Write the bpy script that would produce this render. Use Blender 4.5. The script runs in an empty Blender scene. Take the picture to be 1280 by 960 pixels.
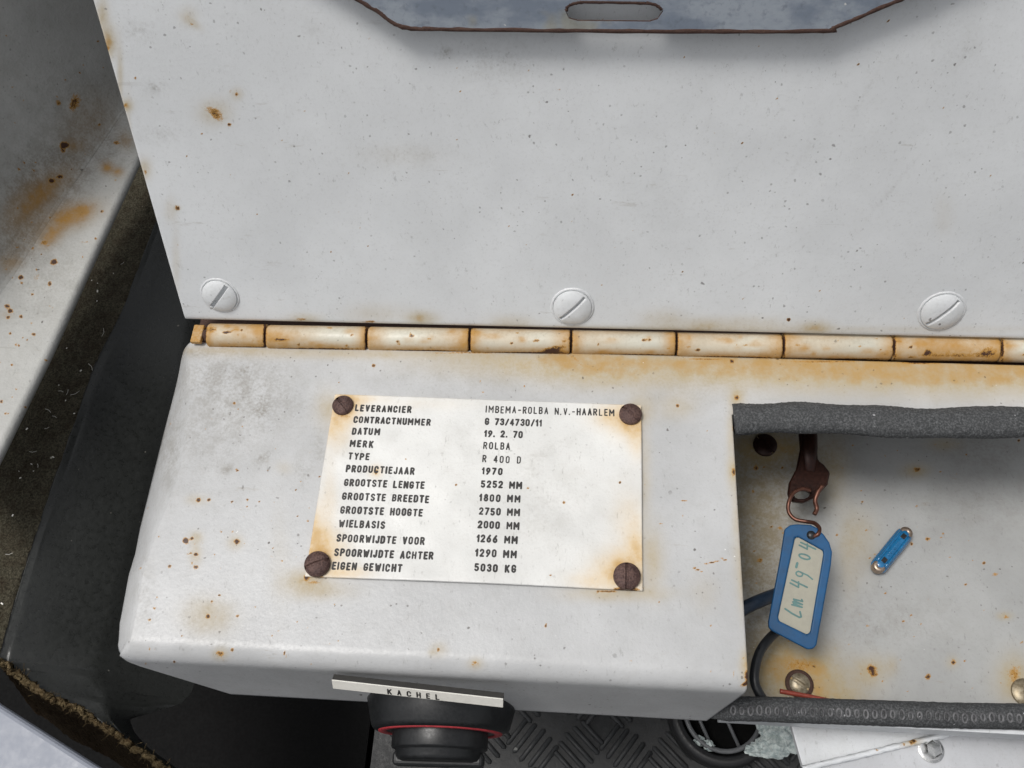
import bpy, math, random
import numpy as np
from mathutils import Vector
random.seed(7); rng = np.random.default_rng(11)
SC = bpy.context.scene; COL = SC.collection

# ------------------------------------------------------------ camera, world, light
F = 1100.0
RW = np.array([[0.99709761, -0.02996234, 0.06999005],
               [0.05856728, 0.88923284, -0.45369023],
               [-0.04864383, 0.45647257, 0.88840676]])      # rows: world axes seen from the camera
CAM = np.array([0.0, 0.0, 0.30])
cd = bpy.data.cameras.new('camera'); cam = bpy.data.objects.new('camera', cd); COL.objects.link(cam)
cd.sensor_width = 36; cd.lens = F/1280*36; cd.clip_start = 0.005; cd.clip_end = 50
from mathutils import Matrix
cam.matrix_world = Matrix.Translation(Vector(CAM)) @ Matrix(RW.tolist()).to_4x4()
SC.camera = cam

SUN_DIR = Vector((-0.33, -0.04, 0.93)).normalized()           # towards the sun
w = bpy.data.worlds.new('World'); SC.world = w; w.use_nodes = True
nt = w.node_tree; nt.nodes.clear()
sky = nt.nodes.new('ShaderNodeTexSky'); sky.sky_type = 'NISHITA'; sky.sun_disc = False
sky.sun_elevation = math.asin(SUN_DIR.z); sky.sun_rotation = math.atan2(SUN_DIR.x, SUN_DIR.y)
sky.air_density = 1.0; sky.dust_density = 4.0; sky.ozone_density = 0.6
hs = nt.nodes.new('ShaderNodeHueSaturation'); hs.inputs['Saturation'].default_value = 0.16
bg = nt.nodes.new('ShaderNodeBackground'); bg.inputs['Strength'].default_value = 0.105
wo = nt.nodes.new('ShaderNodeOutputWorld')
nt.links.new(sky.outputs[0], hs.inputs['Color']); nt.links.new(hs.outputs[0], bg.inputs['Color']); nt.links.new(bg.outputs[0], wo.inputs[0])
sd = bpy.data.lights.new('sun', 'SUN'); sd.energy = 1.6; sd.angle = math.radians(17); sd.color = (1.0, 0.97, 0.93)
so = bpy.data.objects.new('sun', sd); COL.objects.link(so)
so.rotation_euler = SUN_DIR.to_track_quat('Z', 'Y').to_euler(); so.location = (0.3, 0.1, 1.2)
SC.view_settings.view_transform = 'Standard'; SC.view_settings.look = 'None'
SC.view_settings.exposure = 0.13; SC.view_settings.gamma = 1.0
SC.render.engine = 'CYCLES'; SC.cycles.max_bounces = 6

# ------------------------------------------------------------ geometry helpers
def ray(px, py): return RW @ np.array([px-640.0, -(py-480.0), -F])
def P(px, py, z=0.0):
    r = ray(px, py); return CAM + r*((z-CAM[2])/r[2])
def PL(px, py, p0, n):
    r = ray(px, py); return CAM + r*(((p0-CAM) @ n)/(r @ n))
def proj(V):
    q = (np.asarray(V)-CAM) @ RW
    return 640+F*q[:, 0]/-q[:, 2], 480-F*q[:, 1]/-q[:, 2]

def tag(o, label=None, cat=None, group=None, kind=None):
    if label: o['label'] = label
    if cat: o['category'] = cat
    if group: o['group'] = group
    if kind: o['kind'] = kind
    return o
def empty(name, loc, label, cat, group=None):
    o = bpy.data.objects.new(name, None); COL.objects.link(o); o.location = Vector(loc); o.empty_display_size = 0.01
    return tag(o, label, cat, group)
def root_of(o):
    v = Vector((0, 0, 0))
    while o: v = v + o.location; o = o.parent
    return v
def mk(name, V, Fc, mat, parent=None, smooth=True, stains=None, loc=None, sharp=None, solid=0.0, extra_mats=None, fmat=None):
    """V in world metres; links one mesh object."""
    V = np.asarray(V, dtype=float)
    base = np.array(root_of(parent)) if parent else (np.array(loc) if loc is not None else np.array([V[:, 0].mean(), V[:, 1].mean(), V[:, 2].min()]))
    me = bpy.data.meshes.new(name)
    me.from_pydata((V-base).tolist(), [], [list(map(int, f)) for f in Fc])
    me.materials.append(mat)
    if extra_mats:
        for m in extra_mats: me.materials.append(m)
    if fmat is not None: me.polygons.foreach_set('material_index', fmat)
    me.polygons.foreach_set('use_smooth', [smooth]*len(me.polygons))
    me.update()
    if stains is not None:
        at = me.color_attributes.new('stain', 'FLOAT_COLOR', 'POINT')
        at.data.foreach_set('color', stains.astype(np.float32).ravel())
    if sharp: me.set_sharp_from_angle(angle=math.radians(sharp))
    o = bpy.data.objects.new(name, me); COL.objects.link(o)
    if parent: o.parent = parent
    else: o.location = Vector(base)
    if solid:
        m = o.modifiers.new('thickness', 'SOLIDIFY'); m.thickness = solid; m.offset = -1; m.use_rim = True
    return o
def grid_faces(r, c, off=0, flip=False):
    i = np.arange(r-1)[:, None]*c + np.arange(c-1)[None, :]; i = i.ravel()+off
    f = np.stack([i, i+1, i+c+1, i+c], 1)
    return f[:, ::-1] if flip else f
def join(*parts):
    Vs, Fs, n = [], [], 0
    for V, Fc in parts:
        V = np.asarray(V); Vs.append(V); Fs += [[int(a)+n for a in f] for f in Fc]; n += len(V)
    return np.concatenate(Vs), Fs
def box(c, s, ax=None):
    c = np.array(c, float); A = np.eye(3) if ax is None else np.array(ax, float)
    V = []
    for k in (-1, 1):
        for j in (-1, 1):
            for i in (-1, 1): V.append(c + A[0]*i*s[0]/2 + A[1]*j*s[1]/2 + A[2]*k*s[2]/2)
    return np.array(V), [[0, 2, 3, 1], [4, 5, 7, 6], [0, 1, 5, 4], [2, 6, 7, 3], [0, 4, 6, 2], [1, 3, 7, 5]]
def bevel(o, w, seg=3):
    m = o.modifiers.new('bevel', 'BEVEL'); m.width = w; m.segments = seg; m.limit_method = 'ANGLE'; m.angle_limit = math.radians(30)
    return o
def catmull(pts, n):
    pts = np.array(pts, float); Q = np.vstack([2*pts[0]-pts[1], pts, 2*pts[-1]-pts[-2]]); out = []
    for i in range(1, len(Q)-2):
        for t in np.linspace(0, 1, n, endpoint=False):
            a, b, c, d = Q[i-1], Q[i], Q[i+1], Q[i+2]
            out.append(.5*((2*b)+(-a+c)*t+(2*a-5*b+4*c-d)*t*t+(-a+3*b-3*c+d)*t**3))
    out.append(pts[-1]); return np.array(out)
def tube(path, r, seg=16, flat=1.0, up=(0, 0, 1), rough=0.0, cap=True):
    path = np.array(path, float); n = len(path); r = np.broadcast_to(np.array(r, float), (n,))
    T = np.gradient(path, axis=0); T /= np.linalg.norm(T, axis=1)[:, None]
    up = np.array(up, float); S = np.cross(T, up); S /= np.linalg.norm(S, axis=1)[:, None]; U = np.cross(S, T)
    th = np.linspace(0, 2*math.pi, seg, endpoint=False)
    V = path[:, None]+r[:, None, None]*(np.cos(th)[None, :, None]*S[:, None]+flat*np.sin(th)[None, :, None]*U[:, None])
    if rough: V = V + rng.normal(0, rough, V.shape)
    V = V.reshape(-1, 3); Fc = []
    for i in range(n-1):
        for j in range(seg):
            a = i*seg+j; b = i*seg+(j+1) % seg; Fc.append([a, b, b+seg, a+seg])
    if cap: Fc.append(list(range(seg))[::-1]); Fc.append([(n-1)*seg+j for j in range(seg)])
    return V, [f[::-1] for f in Fc]
def lathe(prof, c, axis, seg=64, ref=(1, 0, 0)):
    """prof: list of (radius, height along axis)"""
    axis = np.array(axis, float); axis /= np.linalg.norm(axis); a = np.cross(axis, ref); a /= np.linalg.norm(a); b = np.cross(axis, a)
    th = np.linspace(0, 2*math.pi, seg, endpoint=False); V = []; Fc = []
    for (r, h) in prof:
        for t in th: V.append(np.array(c)+axis*h+r*(math.cos(t)*a+math.sin(t)*b))
    for i in range(len(prof)-1):
        for j in range(seg):
            p = i*seg+j; q = i*seg+(j+1) % seg; Fc.append([p, q, q+seg, p+seg])
    return np.array(V), Fc
def disc_slot(c, n, d, R, dome, sw, sdep, skirt=0.0006, sl=2.0, rough=0.0):
    """round screw head with a cut slot. n normal, d slot direction"""
    n = np.array(n, float); n /= np.linalg.norm(n); d = np.array(d, float); d -= n*(d@n); d /= np.linalg.norm(d); e = np.cross(n, d)
    bs = list(np.sin(np.linspace(-math.pi/2, math.pi/2, 41))*0.9999); w_ = sw/R/2
    bs = [b for b in bs if abs(abs(b)-w_) > .02]+[-w_-.006, -w_+.006, w_-.006, w_+.006]; bs.sort()
    A = np.sin(np.linspace(-math.pi/2, math.pi/2, 41)); V = []
    for b in bs:
        for a in A:
            x = a*math.sqrt(max(0, 1-b*b)); r2 = min(1, x*x+b*b)
            h = dome*(1-r2**1.5)
            if abs(b) < w_ and abs(x) < sl: h -= sdep
            h += rough*float(rng.normal())*(1-r2)
            V.append(np.array(c)+n*(h+skirt)+d*x*R+e*b*R)
    Fc = grid_faces(len(bs), len(A)).tolist()
    m = (np.array(V), Fc)
    s = lathe([(R*1.0, -0.0004), (R*1.0, skirt)], c, n, 56)
    return join(m, s)

def gauss(px, py, spots):
    out = np.zeros_like(px)
    for s in spots:
        x, y, rx, ry = s[:4]; k = s[4] if len(s) > 4 else 1.0; a = math.radians(s[5]) if len(s) > 5 else 0.0
        dx, dy = px-x, py-y; u = dx*math.cos(a)+dy*math.sin(a); v = -dx*math.sin(a)+dy*math.cos(a)
        out = 1-(1-out)*(1-np.clip(k, 0, 1)*np.exp(-np.abs((u/rx)**2+(v/ry)**2)**1.1))
    return out
def stains(V, halo=(), core=(), dirt_shade=()):
    px, py = proj(V); c = np.zeros((len(px), 4)); c[:, 3] = 1
    c[:, 0] = gauss(px, py, halo); c[:, 1] = gauss(px, py, core); c[:, 2] = gauss(px, py, dirt_shade)
    return c

# ------------------------------------------------------------ materials
class N:
    def __init__(s, name):
        s.m = bpy.data.materials.new(name); s.m.use_nodes = True; s.t = s.m.node_tree; s.t.nodes.clear()
        s.out = s.n('ShaderNodeOutputMaterial'); s.b = s.n('ShaderNodeBsdfPrincipled'); s.l(s.b.outputs[0], s.out.inputs[0])
        s.co = s.n('ShaderNodeNewGeometry').outputs['Position']
    def n(s, t, **k):
        x = s.t.nodes.new(t)
        for a, v in k.items(): setattr(x, a, v)
        return x
    def l(s, a, b): s.t.links.new(a, b)
    def put(s, sock, v):
        if hasattr(v, 'is_linked'): s.l(v, sock)
        else: sock.default_value = (v if not isinstance(v, tuple) or len(v) != 3 or sock.type != 'RGBA' else (*v, 1))
    def noise(s, scale, detail=3, rough=.5, stretch=None, off=0):
        x = s.n('ShaderNodeTexNoise'); x.inputs['Scale'].default_value = scale; x.inputs['Detail'].default_value = detail; x.inputs['Roughness'].default_value = rough
        mp = s.n('ShaderNodeMapping'); mp.inputs['Location'].default_value = (off, off*.7, off*.3)
        if stretch: mp.inputs['Scale'].default_value = stretch[:3]; 
        if stretch and len(stretch) > 3: mp.inputs['Rotation'].default_value = (0, 0, stretch[3])
        s.l(s.co, mp.inputs[0]); s.l(mp.outputs[0], x.inputs['Vector'])
        return x.outputs['Fac']
    def math(s, op, a, b=0.0, c=None, clamp=False):
        x = s.n('ShaderNodeMath', operation=op, use_clamp=clamp); s.put(x.inputs[0], a); s.put(x.inputs[1], b)
        if c is not None: s.put(x.inputs[2], c)
        return x.outputs[0]
    def ramp(s, v, lo, hi, a=0.0, b=1.0):
        x = s.n('ShaderNodeMapRange', interpolation_type='SMOOTHSTEP'); s.put(x.inputs[0], v)
        for i, q in enumerate((lo, hi, a, b)): s.put(x.inputs[i+1], q)
        return x.outputs[0]
    def mix(s, f, a, b, blend='MIX'):
        x = s.n('ShaderNodeMix', data_type='RGBA', blend_type=blend); s.put(x.inputs[0], f); s.put(x.inputs[6], a); s.put(x.inputs[7], b)
        return x.outputs[2]
    def speck(s, scale, r0, keep, seed=0.0):
        """scattered dots: 1 inside a dot"""
        nz = s.n('ShaderNodeTexNoise'); nz.inputs['Scale'].default_value = scale*2.2; s.l(s.co, nz.inputs['Vector'])
        va = s.n('ShaderNodeVectorMath', operation='MULTIPLY_ADD'); s.l(nz.outputs['Color'], va.inputs[0]); va.inputs[1].default_value = (.42/scale,)*3; s.l(s.co, va.inputs[2])
        mp = s.n('ShaderNodeMapping'); mp.inputs['Location'].default_value = (seed, seed*1.3, seed*.7); s.l(va.outputs[0], mp.inputs[0])
        v = s.n('ShaderNodeTexVoronoi'); v.inputs['Scale'].default_value = scale; s.l(mp.outputs[0], v.inputs['Vector'])
        sp = s.n('ShaderNodeSeparateColor'); s.l(v.outputs['Color'], sp.inputs[0])
        rad = s.math('MULTIPLY', s.math('SUBTRACT', sp.outputs[0], 1-keep, clamp=True), r0/keep)
        return s.math('MULTIPLY', s.ramp(s.math('DIVIDE', v.outputs['Distance'], s.math('ADD', rad, 1e-4)), .7, 1.15, 1, 0), s.math('GREATER_THAN', sp.outputs[0], 1-keep+.0001))
    def bump(s, h, strength, dist):
        x = s.n('ShaderNodeBump'); x.inputs['Strength'].default_value = strength; x.inputs['Distance'].default_value = dist; s.l(h, x.inputs['Height'])
        if s.b.inputs['Normal'].is_linked: s.l(s.b.inputs['Normal'].links[0].from_socket, x.inputs['Normal'])
        s.l(x.outputs[0], s.b.inputs['Normal'])
    def set(s, **k):
        for a, v in k.items(): s.put(s.b.inputs[a.replace('_', ' ')], v)

YEL = (0.42, 0.31, 0.125); ORG = (0.42, 0.22, 0.045); BRN = (0.055, 0.022, 0.012)
def painted(name, base, rough=.42, speckle=1.0, grime=0.3, halo_col=YEL, bumpy=1.0, hk=.92, mott=1.0):
    s = N(name)
    at = s.n('ShaderNodeAttribute', attribute_name='stain'); sp = s.n('ShaderNodeSeparateColor'); s.l(at.outputs['Color'], sp.inputs[0])
    R, G, B = sp.outputs
    big = s.noise(22, 4, .6); mid = s.noise(160, 4, .6, off=3); fine = s.noise(900, 4, .65, off=5); vf = s.noise(3200, 2, .5)
    lo = tuple(c*(1-.13*mott) for c in base); hi = tuple(min(1, c*1.06) for c in base)
    col = s.mix(s.ramp(big, .3, .7), lo, hi)
    col = s.mix(s.ramp(mid, .45, .8, 0, .22*mott), col, (base[0]*.72, base[1]*.70, base[2]*.66))
    col = s.mix(s.ramp(fine, .5, .8, 0, .22), col, (base[0]*.55, base[1]*.53, base[2]*.5))
    # grime film where masked, also shade painted on compartment floor and side panel
    gm = s.math('MULTIPLY', B, s.ramp(s.math('ADD', s.math('MULTIPLY', mid, .5), s.math('MULTIPLY', fine, .5)), .36, .62), clamp=True)
    col = s.mix(s.math('MULTIPLY', gm, .75), col, (.17, .15, .115))
    scr = s.math('MULTIPLY', s.ramp(s.noise(700, 3, .75, (1, .35, .6, .4), 61), .60, .70), s.ramp(mid, .38, .62, .15, 1))
    col = s.mix(s.math('MULTIPLY', scr, .34), col, (base[0]*.34, base[1]*.33, base[2]*.31))
    # thin stray smears
    sm = s.math('MULTIPLY', s.ramp(s.noise(60, 5, .7, (1, 5, 5, .5), 9), .62, .7), s.ramp(s.noise(30, 2, .5, off=20), .5, .65))
    col = s.mix(s.math('MULTIPLY', sm, grime), col, (.3, .26, .2))
    # rust
    h = s.math('MULTIPLY', R, s.ramp(s.math('ADD', s.math('MULTIPLY', mid, .7), s.math('MULTIPLY', fine, .3)), .3, .7, .7, 1.1), clamp=True)
    col = s.mix(s.math('MULTIPLY', h, hk), col, halo_col)
    h2 = s.math('MULTIPLY', s.ramp(s.math('ADD', R, s.math('MULTIPLY', s.math('SUBTRACT', mid, .5), .7)), .66, 1.05), .55)
    col = s.mix(h2, col, ORG)
    c1 = s.math('ADD', G, s.math('MULTIPLY', s.math('SUBTRACT', s.math('ADD', s.math('MULTIPLY', fine, .6), s.math('MULTIPLY', vf, .4)), .5), 1.1))
    gate = s.ramp(G, .04, .2)
    col = s.mix(s.math('MULTIPLY', s.ramp(c1, .26, .5), gate), col, ORG)
    col = s.mix(s.math('MULTIPLY', s.ramp(c1, .45, .64), gate), col, BRN)
    # specks
    k1 = s.speck(190, .12, .34, 1.7); k2 = s.speck(520, .24, .30, 4.1); k3 = s.speck(110, .085, .25, 7.7)
    sk = s.math('MAXIMUM', s.math('MULTIPLY', k1, .8*speckle), s.math('MAXIMUM', s.math('MULTIPLY', k2, .55*speckle), s.math('MULTIPLY', k3, .9*speckle)))
    sk = s.math('MULTIPLY', sk, s.ramp(s.noise(38, 3, .6, off=31), .40, .60, .12, 1.0))
    col = s.mix(sk, col, (.05, .038, .028))
    wd = s.math('MULTIPLY', s.speck(330, .10, .14, 9.2), s.ramp(s.noise(50, 2, .5, off=17), .45, .6))
    col = s.mix(s.math('MULTIPLY', wd, .7), col, (.8, .8, .78))
    sc = s.math('MULTIPLY', s.ramp(s.noise(120, 2, .4, (.12, 3, 3, .9), 41), .70, .74), s.ramp(s.noise(18, 2, .5, off=51), .55, .65))
    col = s.mix(s.math('MULTIPLY', sc, .35*grime+.1), col, (.28, .26, .23))
    s.set(Base_Color=col, Roughness=s.ramp(s.math('ADD', fine, h), .3, 1.3, rough, rough+.35))
    s.b.inputs['Specular IOR Level'].default_value = .45
    s.bump(s.math('ADD', s.noise(420, 3, .5, off=8), s.math('MULTIPLY', fine, .5)), .25*bumpy, .00035)
    s.bump(s.math('ADD', s.math('MULTIPLY', sk, -1), s.math('MULTIPLY', c1, .5)), .3, .0002)
    return s.m
def simple(name, base, rough=.5, metal=0.0, var=.3, nscale=600, bumpd=.0001, bumps=.4, spec=.5, col2=None, coat=0.0, specks=0.0, speckcol=(.5, .47, .4), sscale=260):
    s = N(name); f = s.noise(nscale, 4, .6); g = s.noise(nscale/9, 3, .6, off=4)
    c2 = col2 or tuple(c*(1-var) for c in base)
    col = s.mix(s.ramp(s.math('ADD', s.math('MULTIPLY', f, .6), s.math('MULTIPLY', g, .4)), .35, .65), c2, base)
    if specks: col = s.mix(s.math('MULTIPLY', s.speck(sscale, .12, .2, 2.2), specks), col, speckcol)
    s.set(Base_Color=col, Roughness=s.ramp(f, .2, .8, max(.05, rough-.1), min(1, rough+.12)), Metallic=metal)
    s.b.inputs['Specular IOR Level'].default_value = spec; s.b.inputs['Coat Weight'].default_value = coat
    s.bump(f, bumps, bumpd); return s.m

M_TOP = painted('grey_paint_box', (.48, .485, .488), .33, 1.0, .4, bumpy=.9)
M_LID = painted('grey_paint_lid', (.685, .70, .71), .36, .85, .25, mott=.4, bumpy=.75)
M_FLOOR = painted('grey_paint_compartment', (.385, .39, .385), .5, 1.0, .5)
M_PANEL = painted('worn_beige_paint', (.46, .46, .44), .5, .9, .6, halo_col=(.33, .20, .07), bumpy=2.4)
M_HINGE = painted('rusty_cream_hinge_paint', (.61, .59, .50), .34, .8, .3, halo_col=(.45, .25, .07), hk=1.0)
M_PLATE = painted('white_enamel_plate', (.70, .70, .68), .27, .35, .15, halo_col=(.66, .44, .16), bumpy=.8)
M_INK = simple('black_engraved_paint', (.025, .023, .022), .55)
M_RUSTSCREW = simple('rusty_screw_iron', (.13, .075, .062), .5, .35, nscale=1400, bumpd=.0004, bumps=.9, col2=(.045, .022, .02))
M_BLACKPL = simple('black_plastic', (.014, .015, .016), .38, var=.35, nscale=900, bumps=.25, specks=.8, sscale=150)
M_RED = simple('red_paint_ring', (.45, .045, .055), .45)
M_BLACKEDGE = simple('dark_laminate_edge', (.03, .028, .025), .5)
M_WHITELAM = simple('cream_laminate', (.78, .76, .70), .4, var=.08)
M_VINYL = simple('charcoal_vinyl', (.031, .033, .031), .32, var=.22, nscale=420, bumpd=.0003, bumps=.5, specks=.35, sscale=200)
M_FELT = None
M_MAT = simple('black_floor_rubber', (.027, .028, .029), .55, var=.5, nscale=500, bumpd=.0004, specks=.5, speckcol=(.3, .3, .28), sscale=120)
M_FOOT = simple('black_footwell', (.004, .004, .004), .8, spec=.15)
M_STEEL = simple('worn_bluish_steel', (.27, .305, .35), .38, .55, nscale=300, col2=(.17, .19, .22), bumps=.2)
M_RUST = simple('dark_rust', (.085, .045, .032), .8, 0, nscale=1300, bumpd=.0005, bumps=1, col2=(.05, .022, .016))
M_KEYRUST = simple('brown_rusty_key_metal', (.04, .013, .008), .4, .4, nscale=900, bumps=.5, col2=(.02, .008, .006))
M_WIRE = simple('coppery_ring_wire', (.17, .08, .055), .42, .7, nscale=700, col2=(.12, .05, .035))
M_BLUETAG = simple('translucent_blue_plastic', (.012, .085, .21), .45, var=.3, nscale=200, bumps=.15, spec=.25)
M_PAPER = simple('yellowed_paper', (.36, .345, .28), .6, var=.15, nscale=300)
M_TEALINK = simple('teal_pen_ink', (.10, .21, .20), .6)
M_FUSE = simple('glossy_blue_fuse_body', (.015, .16, .36), .18, var=.35, coat=.6, nscale=900)
M_FUSEMET = simple('tarnished_copper_strip', (.42, .33, .26), .4, .8, nscale=900)
M_BRASS = simple('grimy_brass_screw', (.40, .35, .26), .42, .6, nscale=900, col2=(.20, .16, .10))
M_CABLE = simple('black_cable_sheath', (.02, .022, .025), .35, var=.3)
M_BCABLE = simple('dark_blue_cable_sheath', (.02, .035, .06), .35, var=.3)
M_REDW = simple('red_wire_sheath', (.28, .05, .03), .4)
M_CHROME = simple('bright_zinc_bolt', (.8, .8, .78), .2, 1.0, var=.1)
M_WHITEBR = painted('white_bracket_paint', (.68, .70, .72), .4, .5, .2)
M_GREYBR = painted('grey_bracket_paint', (.50, .51, .53), .4, .6, .2)
M_SEATP = simple('smooth_blue_grey_paint', (.25, .27, .32), .45, var=.06, nscale=300, bumps=.1, specks=.5, speckcol=(.1, .1, .1), sscale=90)
def trim_mat():
    s = N('dark_grey_rubber_trim'); f = s.noise(1500, 4, .75); g = s.noise(260, 3, .6)
    v = s.n('ShaderNodeTexVoronoi', feature='SMOOTH_F1'); v.inputs['Scale'].default_value = 900; s.l(s.co, v.inputs['Vector'])
    col = s.mix(s.ramp(f, .42, .66), (.028, .03, .031), (.105, .108, .112))
    col = s.mix(s.ramp(g, .4, .7, 0, .4), col, (.035, .036, .038))
    col = s.mix(s.speck(500, .22, .12, 3.3), col, (.32, .32, .33))
    s.set(Base_Color=col, Roughness=.7); s.bump(v.outputs['Distance'], .5, .0004); s.bump(f, .5, .0003); return s.m
M_TRIM = trim_mat()
def felt_mat(name, a, b):
    s = N(name); f = s.noise(1100, 5, .75); g = s.noise(150, 4, .6, off=2)
    col = s.mix(s.ramp(f, .35, .68), a, b); col = s.mix(s.ramp(g, .4, .7, 0, .5), col, (a[0]*.8, a[1]*.5, a[2]*.4))
    col = s.mix(s.math('MULTIPLY', s.speck(170, .11, .14, 6.1), .9), col, (.5, .48, .40))
    s.set(Base_Color=col, Roughness=.95); s.b.inputs['Specular IOR Level'].default_value = .15
    s.bump(f, 1, .0012); return s.m
M_FELT = felt_mat('olive_black_felt', (.030, .027, .018), (.12, .108, .075))
M_BROWN = felt_mat('brown_carpet_backing', (.022, .014, .007), (.08, .055, .03))
def ice_mat():
    s = N('crumpled_clear_plastic'); f = s.noise(500, 4, .7)
    s.set(Base_Color=s.mix(s.ramp(f, .35, .65), (.30, .36, .36), (.55, .60, .58)), Roughness=.55); s.bump(f, .5, .0006); return s.m
M_CRUMP = ice_mat()

# ------------------------------------------------------------ stroke lettering
import functools
A_ = lambda cx, cy, rx, ry, a0, a1, n=10: [(cx+rx*math.cos(math.radians(a0+(a1-a0)*i/n)), cy+ry*math.sin(math.radians(a0+(a1-a0)*i/n))) for i in range(n+1)]
W_ = .50
def O_shape(w=W_): return [A_(w/2, .75, w/2, .25, 0, 180)+A_(w/2, .25, w/2, .25, 180, 360)+[(w, .75)]]
G = {
 'A': [[(0, 0), (W_/2, 1), (W_, 0)], [(.09, .32), (W_-.09, .32)]],
 'B': [[(0, 0), (0, 1), (.27, 1)]+A_(.27, .76, .2, .24, 90, -90, 7)+[(0, .52)], [(.27, .52)]+A_(.27, .26, .23, .26, 90, -90, 7)+[(0, 0)]],
 'C': [[(W_, .70)]+A_(W_/2, .74, W_/2, .26, 10, 180)+A_(W_/2, .26, W_/2, .26, 180, 350)],
 'D': [[(0, 0), (0, 1), (.22, 1)]+A_(.24, .72, .26, .28, 90, 0, 5)+A_(.24, .28, .26, .28, 0, -90, 5)+[(0, 0)]],
 'E': [[(.42, 1), (0, 1), (0, 0), (.42, 0)], [(0, .52), (.36, .52)]],
 'G': [[(W_, .76)]+A_(W_/2, .75, W_/2, .25, 10, 180)+A_(W_/2, .25, W_/2, .25, 180, 360)+[(W_, .44), (.26, .44)]],
 'H': [[(0, 0), (0, 1)], [(W_, 0), (W_, 1)], [(0, .52), (W_, .52)]],
 'I': [[(0, 0), (0, 1)]],
 'J': [[(.38, 1), (.38, .24)]+A_(.19, .22, .19, .22, 0, -180, 7)],
 'K': [[(0, 0), (0, 1)], [(W_, 1), (.02, .42)], [(.17, .60), (W_, 0)]],
 'L': [[(0, 1), (0, 0), (.42, 0)]],
 'M': [[(0, 0), (0, 1), (.36, .38), (.72, 1), (.72, 0)]],
 'N': [[(0, 0), (0, 1), (.54, 0), (.54, 1)]],
 'O': O_shape(), '0': O_shape(),
 'P': [[(0, 0), (0, 1), (.26, 1)]+A_(.26, .73, .24, .27, 90, -90, 8)+[(0, .46)]],
 'R': [[(0, 0), (0, 1), (.26, 1)]+A_(.26, .75, .23, .25, 90, -90, 8)+[(0, .50)], [(.24, .50), (W_, 0)]],
 'S': [A_(W_/2, .75, W_/2, .25, 20, 180, 8)+[(.03, .64), (W_-.03, .36)]+A_(W_/2, .25, W_/2, .25, 0, -160, 8)],
 'T': [[(0, 1), (W_, 1)], [(W_/2, 1), (W_/2, 0)]],
 'U': [[(0, 1), (0, .25)]+A_(W_/2, .25, W_/2, .25, 180, 360)+[(W_, 1)]],
 'V': [[(0, 1), (W_/2, 0), (W_, 1)]],
 'W': [[(0, 1), (.19, 0), (.38, .75), (.57, 0), (.76, 1)]],
 'Y': [[(0, 1), (W_/2, .5), (W_, 1)], [(W_/2, .5), (W_/2, 0)]],
 '1': [[(0, .72), (.2, 1), (.2, 0)]],
 '2': [A_(W_/2, .74, W_/2, .26, 170, 0, 8)+[(W_-.02, .6), (0, 0), (W_, 0)]],
 '3': [A_(W_/2, .76, W_/2-.02, .24, 160, -90, 9), A_(W_/2, .26, W_/2, .26, 90, -160, 9)],
 '4': [[(.36, 0), (.36, 1), (0, .28), (W_, .28)]],
 '5': [[(.44, 1), (.04, 1), (.02, .56)]+A_(.24, .3, .26, .3, 120, -150, 9)],
 '6': [[(.42, 1), (.06, .5)]+A_(.25, .28, .25, .28, 150, -210, 12)],
 '7': [[(0, 1), (W_, 1), (.14, 0)]],
 '8': [A_(W_/2, .76, .2, .24, -90, 270, 12), A_(W_/2, .27, .25, .27, 90, 450, 12)],
 '9': [[(.08, 0), (.44, .5)]+A_(.25, .72, .25, .28, -30, 330, 12)],
 '-': [[(.06, .47), (.40, .47)]], '.': [[(0, 0), (0, .03)]], '/': [[(0, -.02), (.42, 1.02)]],
 'm': [[(0, 0), (0, .55)], A_(.15, .38, .15, .17, 180, 0, 6)+[(.3, 0)], A_(.45, .38, .15, .17, 180, 0, 6)+[(.6, 0)]],
}
def stroke_text(text, origin, ex, ey, en, H, width, sw=.17, thick=.00012, z0=0.0, jitter=0.0, xk=.72):
    """lettering as raised strokes of paint; origin = left end of the baseline, width = total length"""
    adv = {}
    def gw(ch): return max(p[0] for st in G[ch] for p in st)*xk if ch in G else 0
    xs, x, gaps = [], 0.0, 0
    for i, ch in enumerate(text):
        if ch == ' ': x += .26; gaps += 1; continue
        xs.append((ch, x, gaps)); x += gw(ch); gaps += 1
    last = xs[-1][2]; gap = ((width/H-sw) - x)/max(1, last)
    parts = []; k = 0
    for ch, x0, g_ in xs:
        jx, jy = rng.normal(0, jitter, 2); lw = sw*(1+rng.normal(0, .06))
        for st in G[ch]:
            pts = [(sw/2+x0+g_*gap+p[0]*xk+jx, p[1]*(1-sw)+sw/2+jy) for p in st]
            for a, b in zip(pts[:-1], pts[1:]):
                a = np.array(a); b = np.array(b); d = b-a; L = np.linalg.norm(d)
                if L < 1e-6: continue
                ang = math.atan2(d[1], d[0]); r0 = lw/2; k += 1
                out = [(b[0]+r0*math.cos(ang+t), b[1]+r0*math.sin(ang+t)) for t in np.linspace(-math.pi/2, math.pi/2, 5)] + \
                      [(a[0]+r0*math.cos(ang+t), a[1]+r0*math.sin(ang+t)) for t in np.linspace(math.pi/2, 3*math.pi/2, 5)]
                c2 = (a+b)/2; hz = z0+thick+(k % 37)*thick*.006
                lo_ = [np.array(origin)+H*(q[0]*ex+q[1]*ey)+en*(z0-.00003) for q in out]
                hi_ = [np.array(origin)+H*(q[0]*ex+q[1]*ey)+en*hz for q in out]
                n = len(out); Fc = [[i, (i+1) % n, n+(i+1) % n, n+i] for i in range(n)]+[list(range(n, 2*n))]
                parts.append((np.array(lo_+hi_), Fc))
    return join(*parts)
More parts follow.
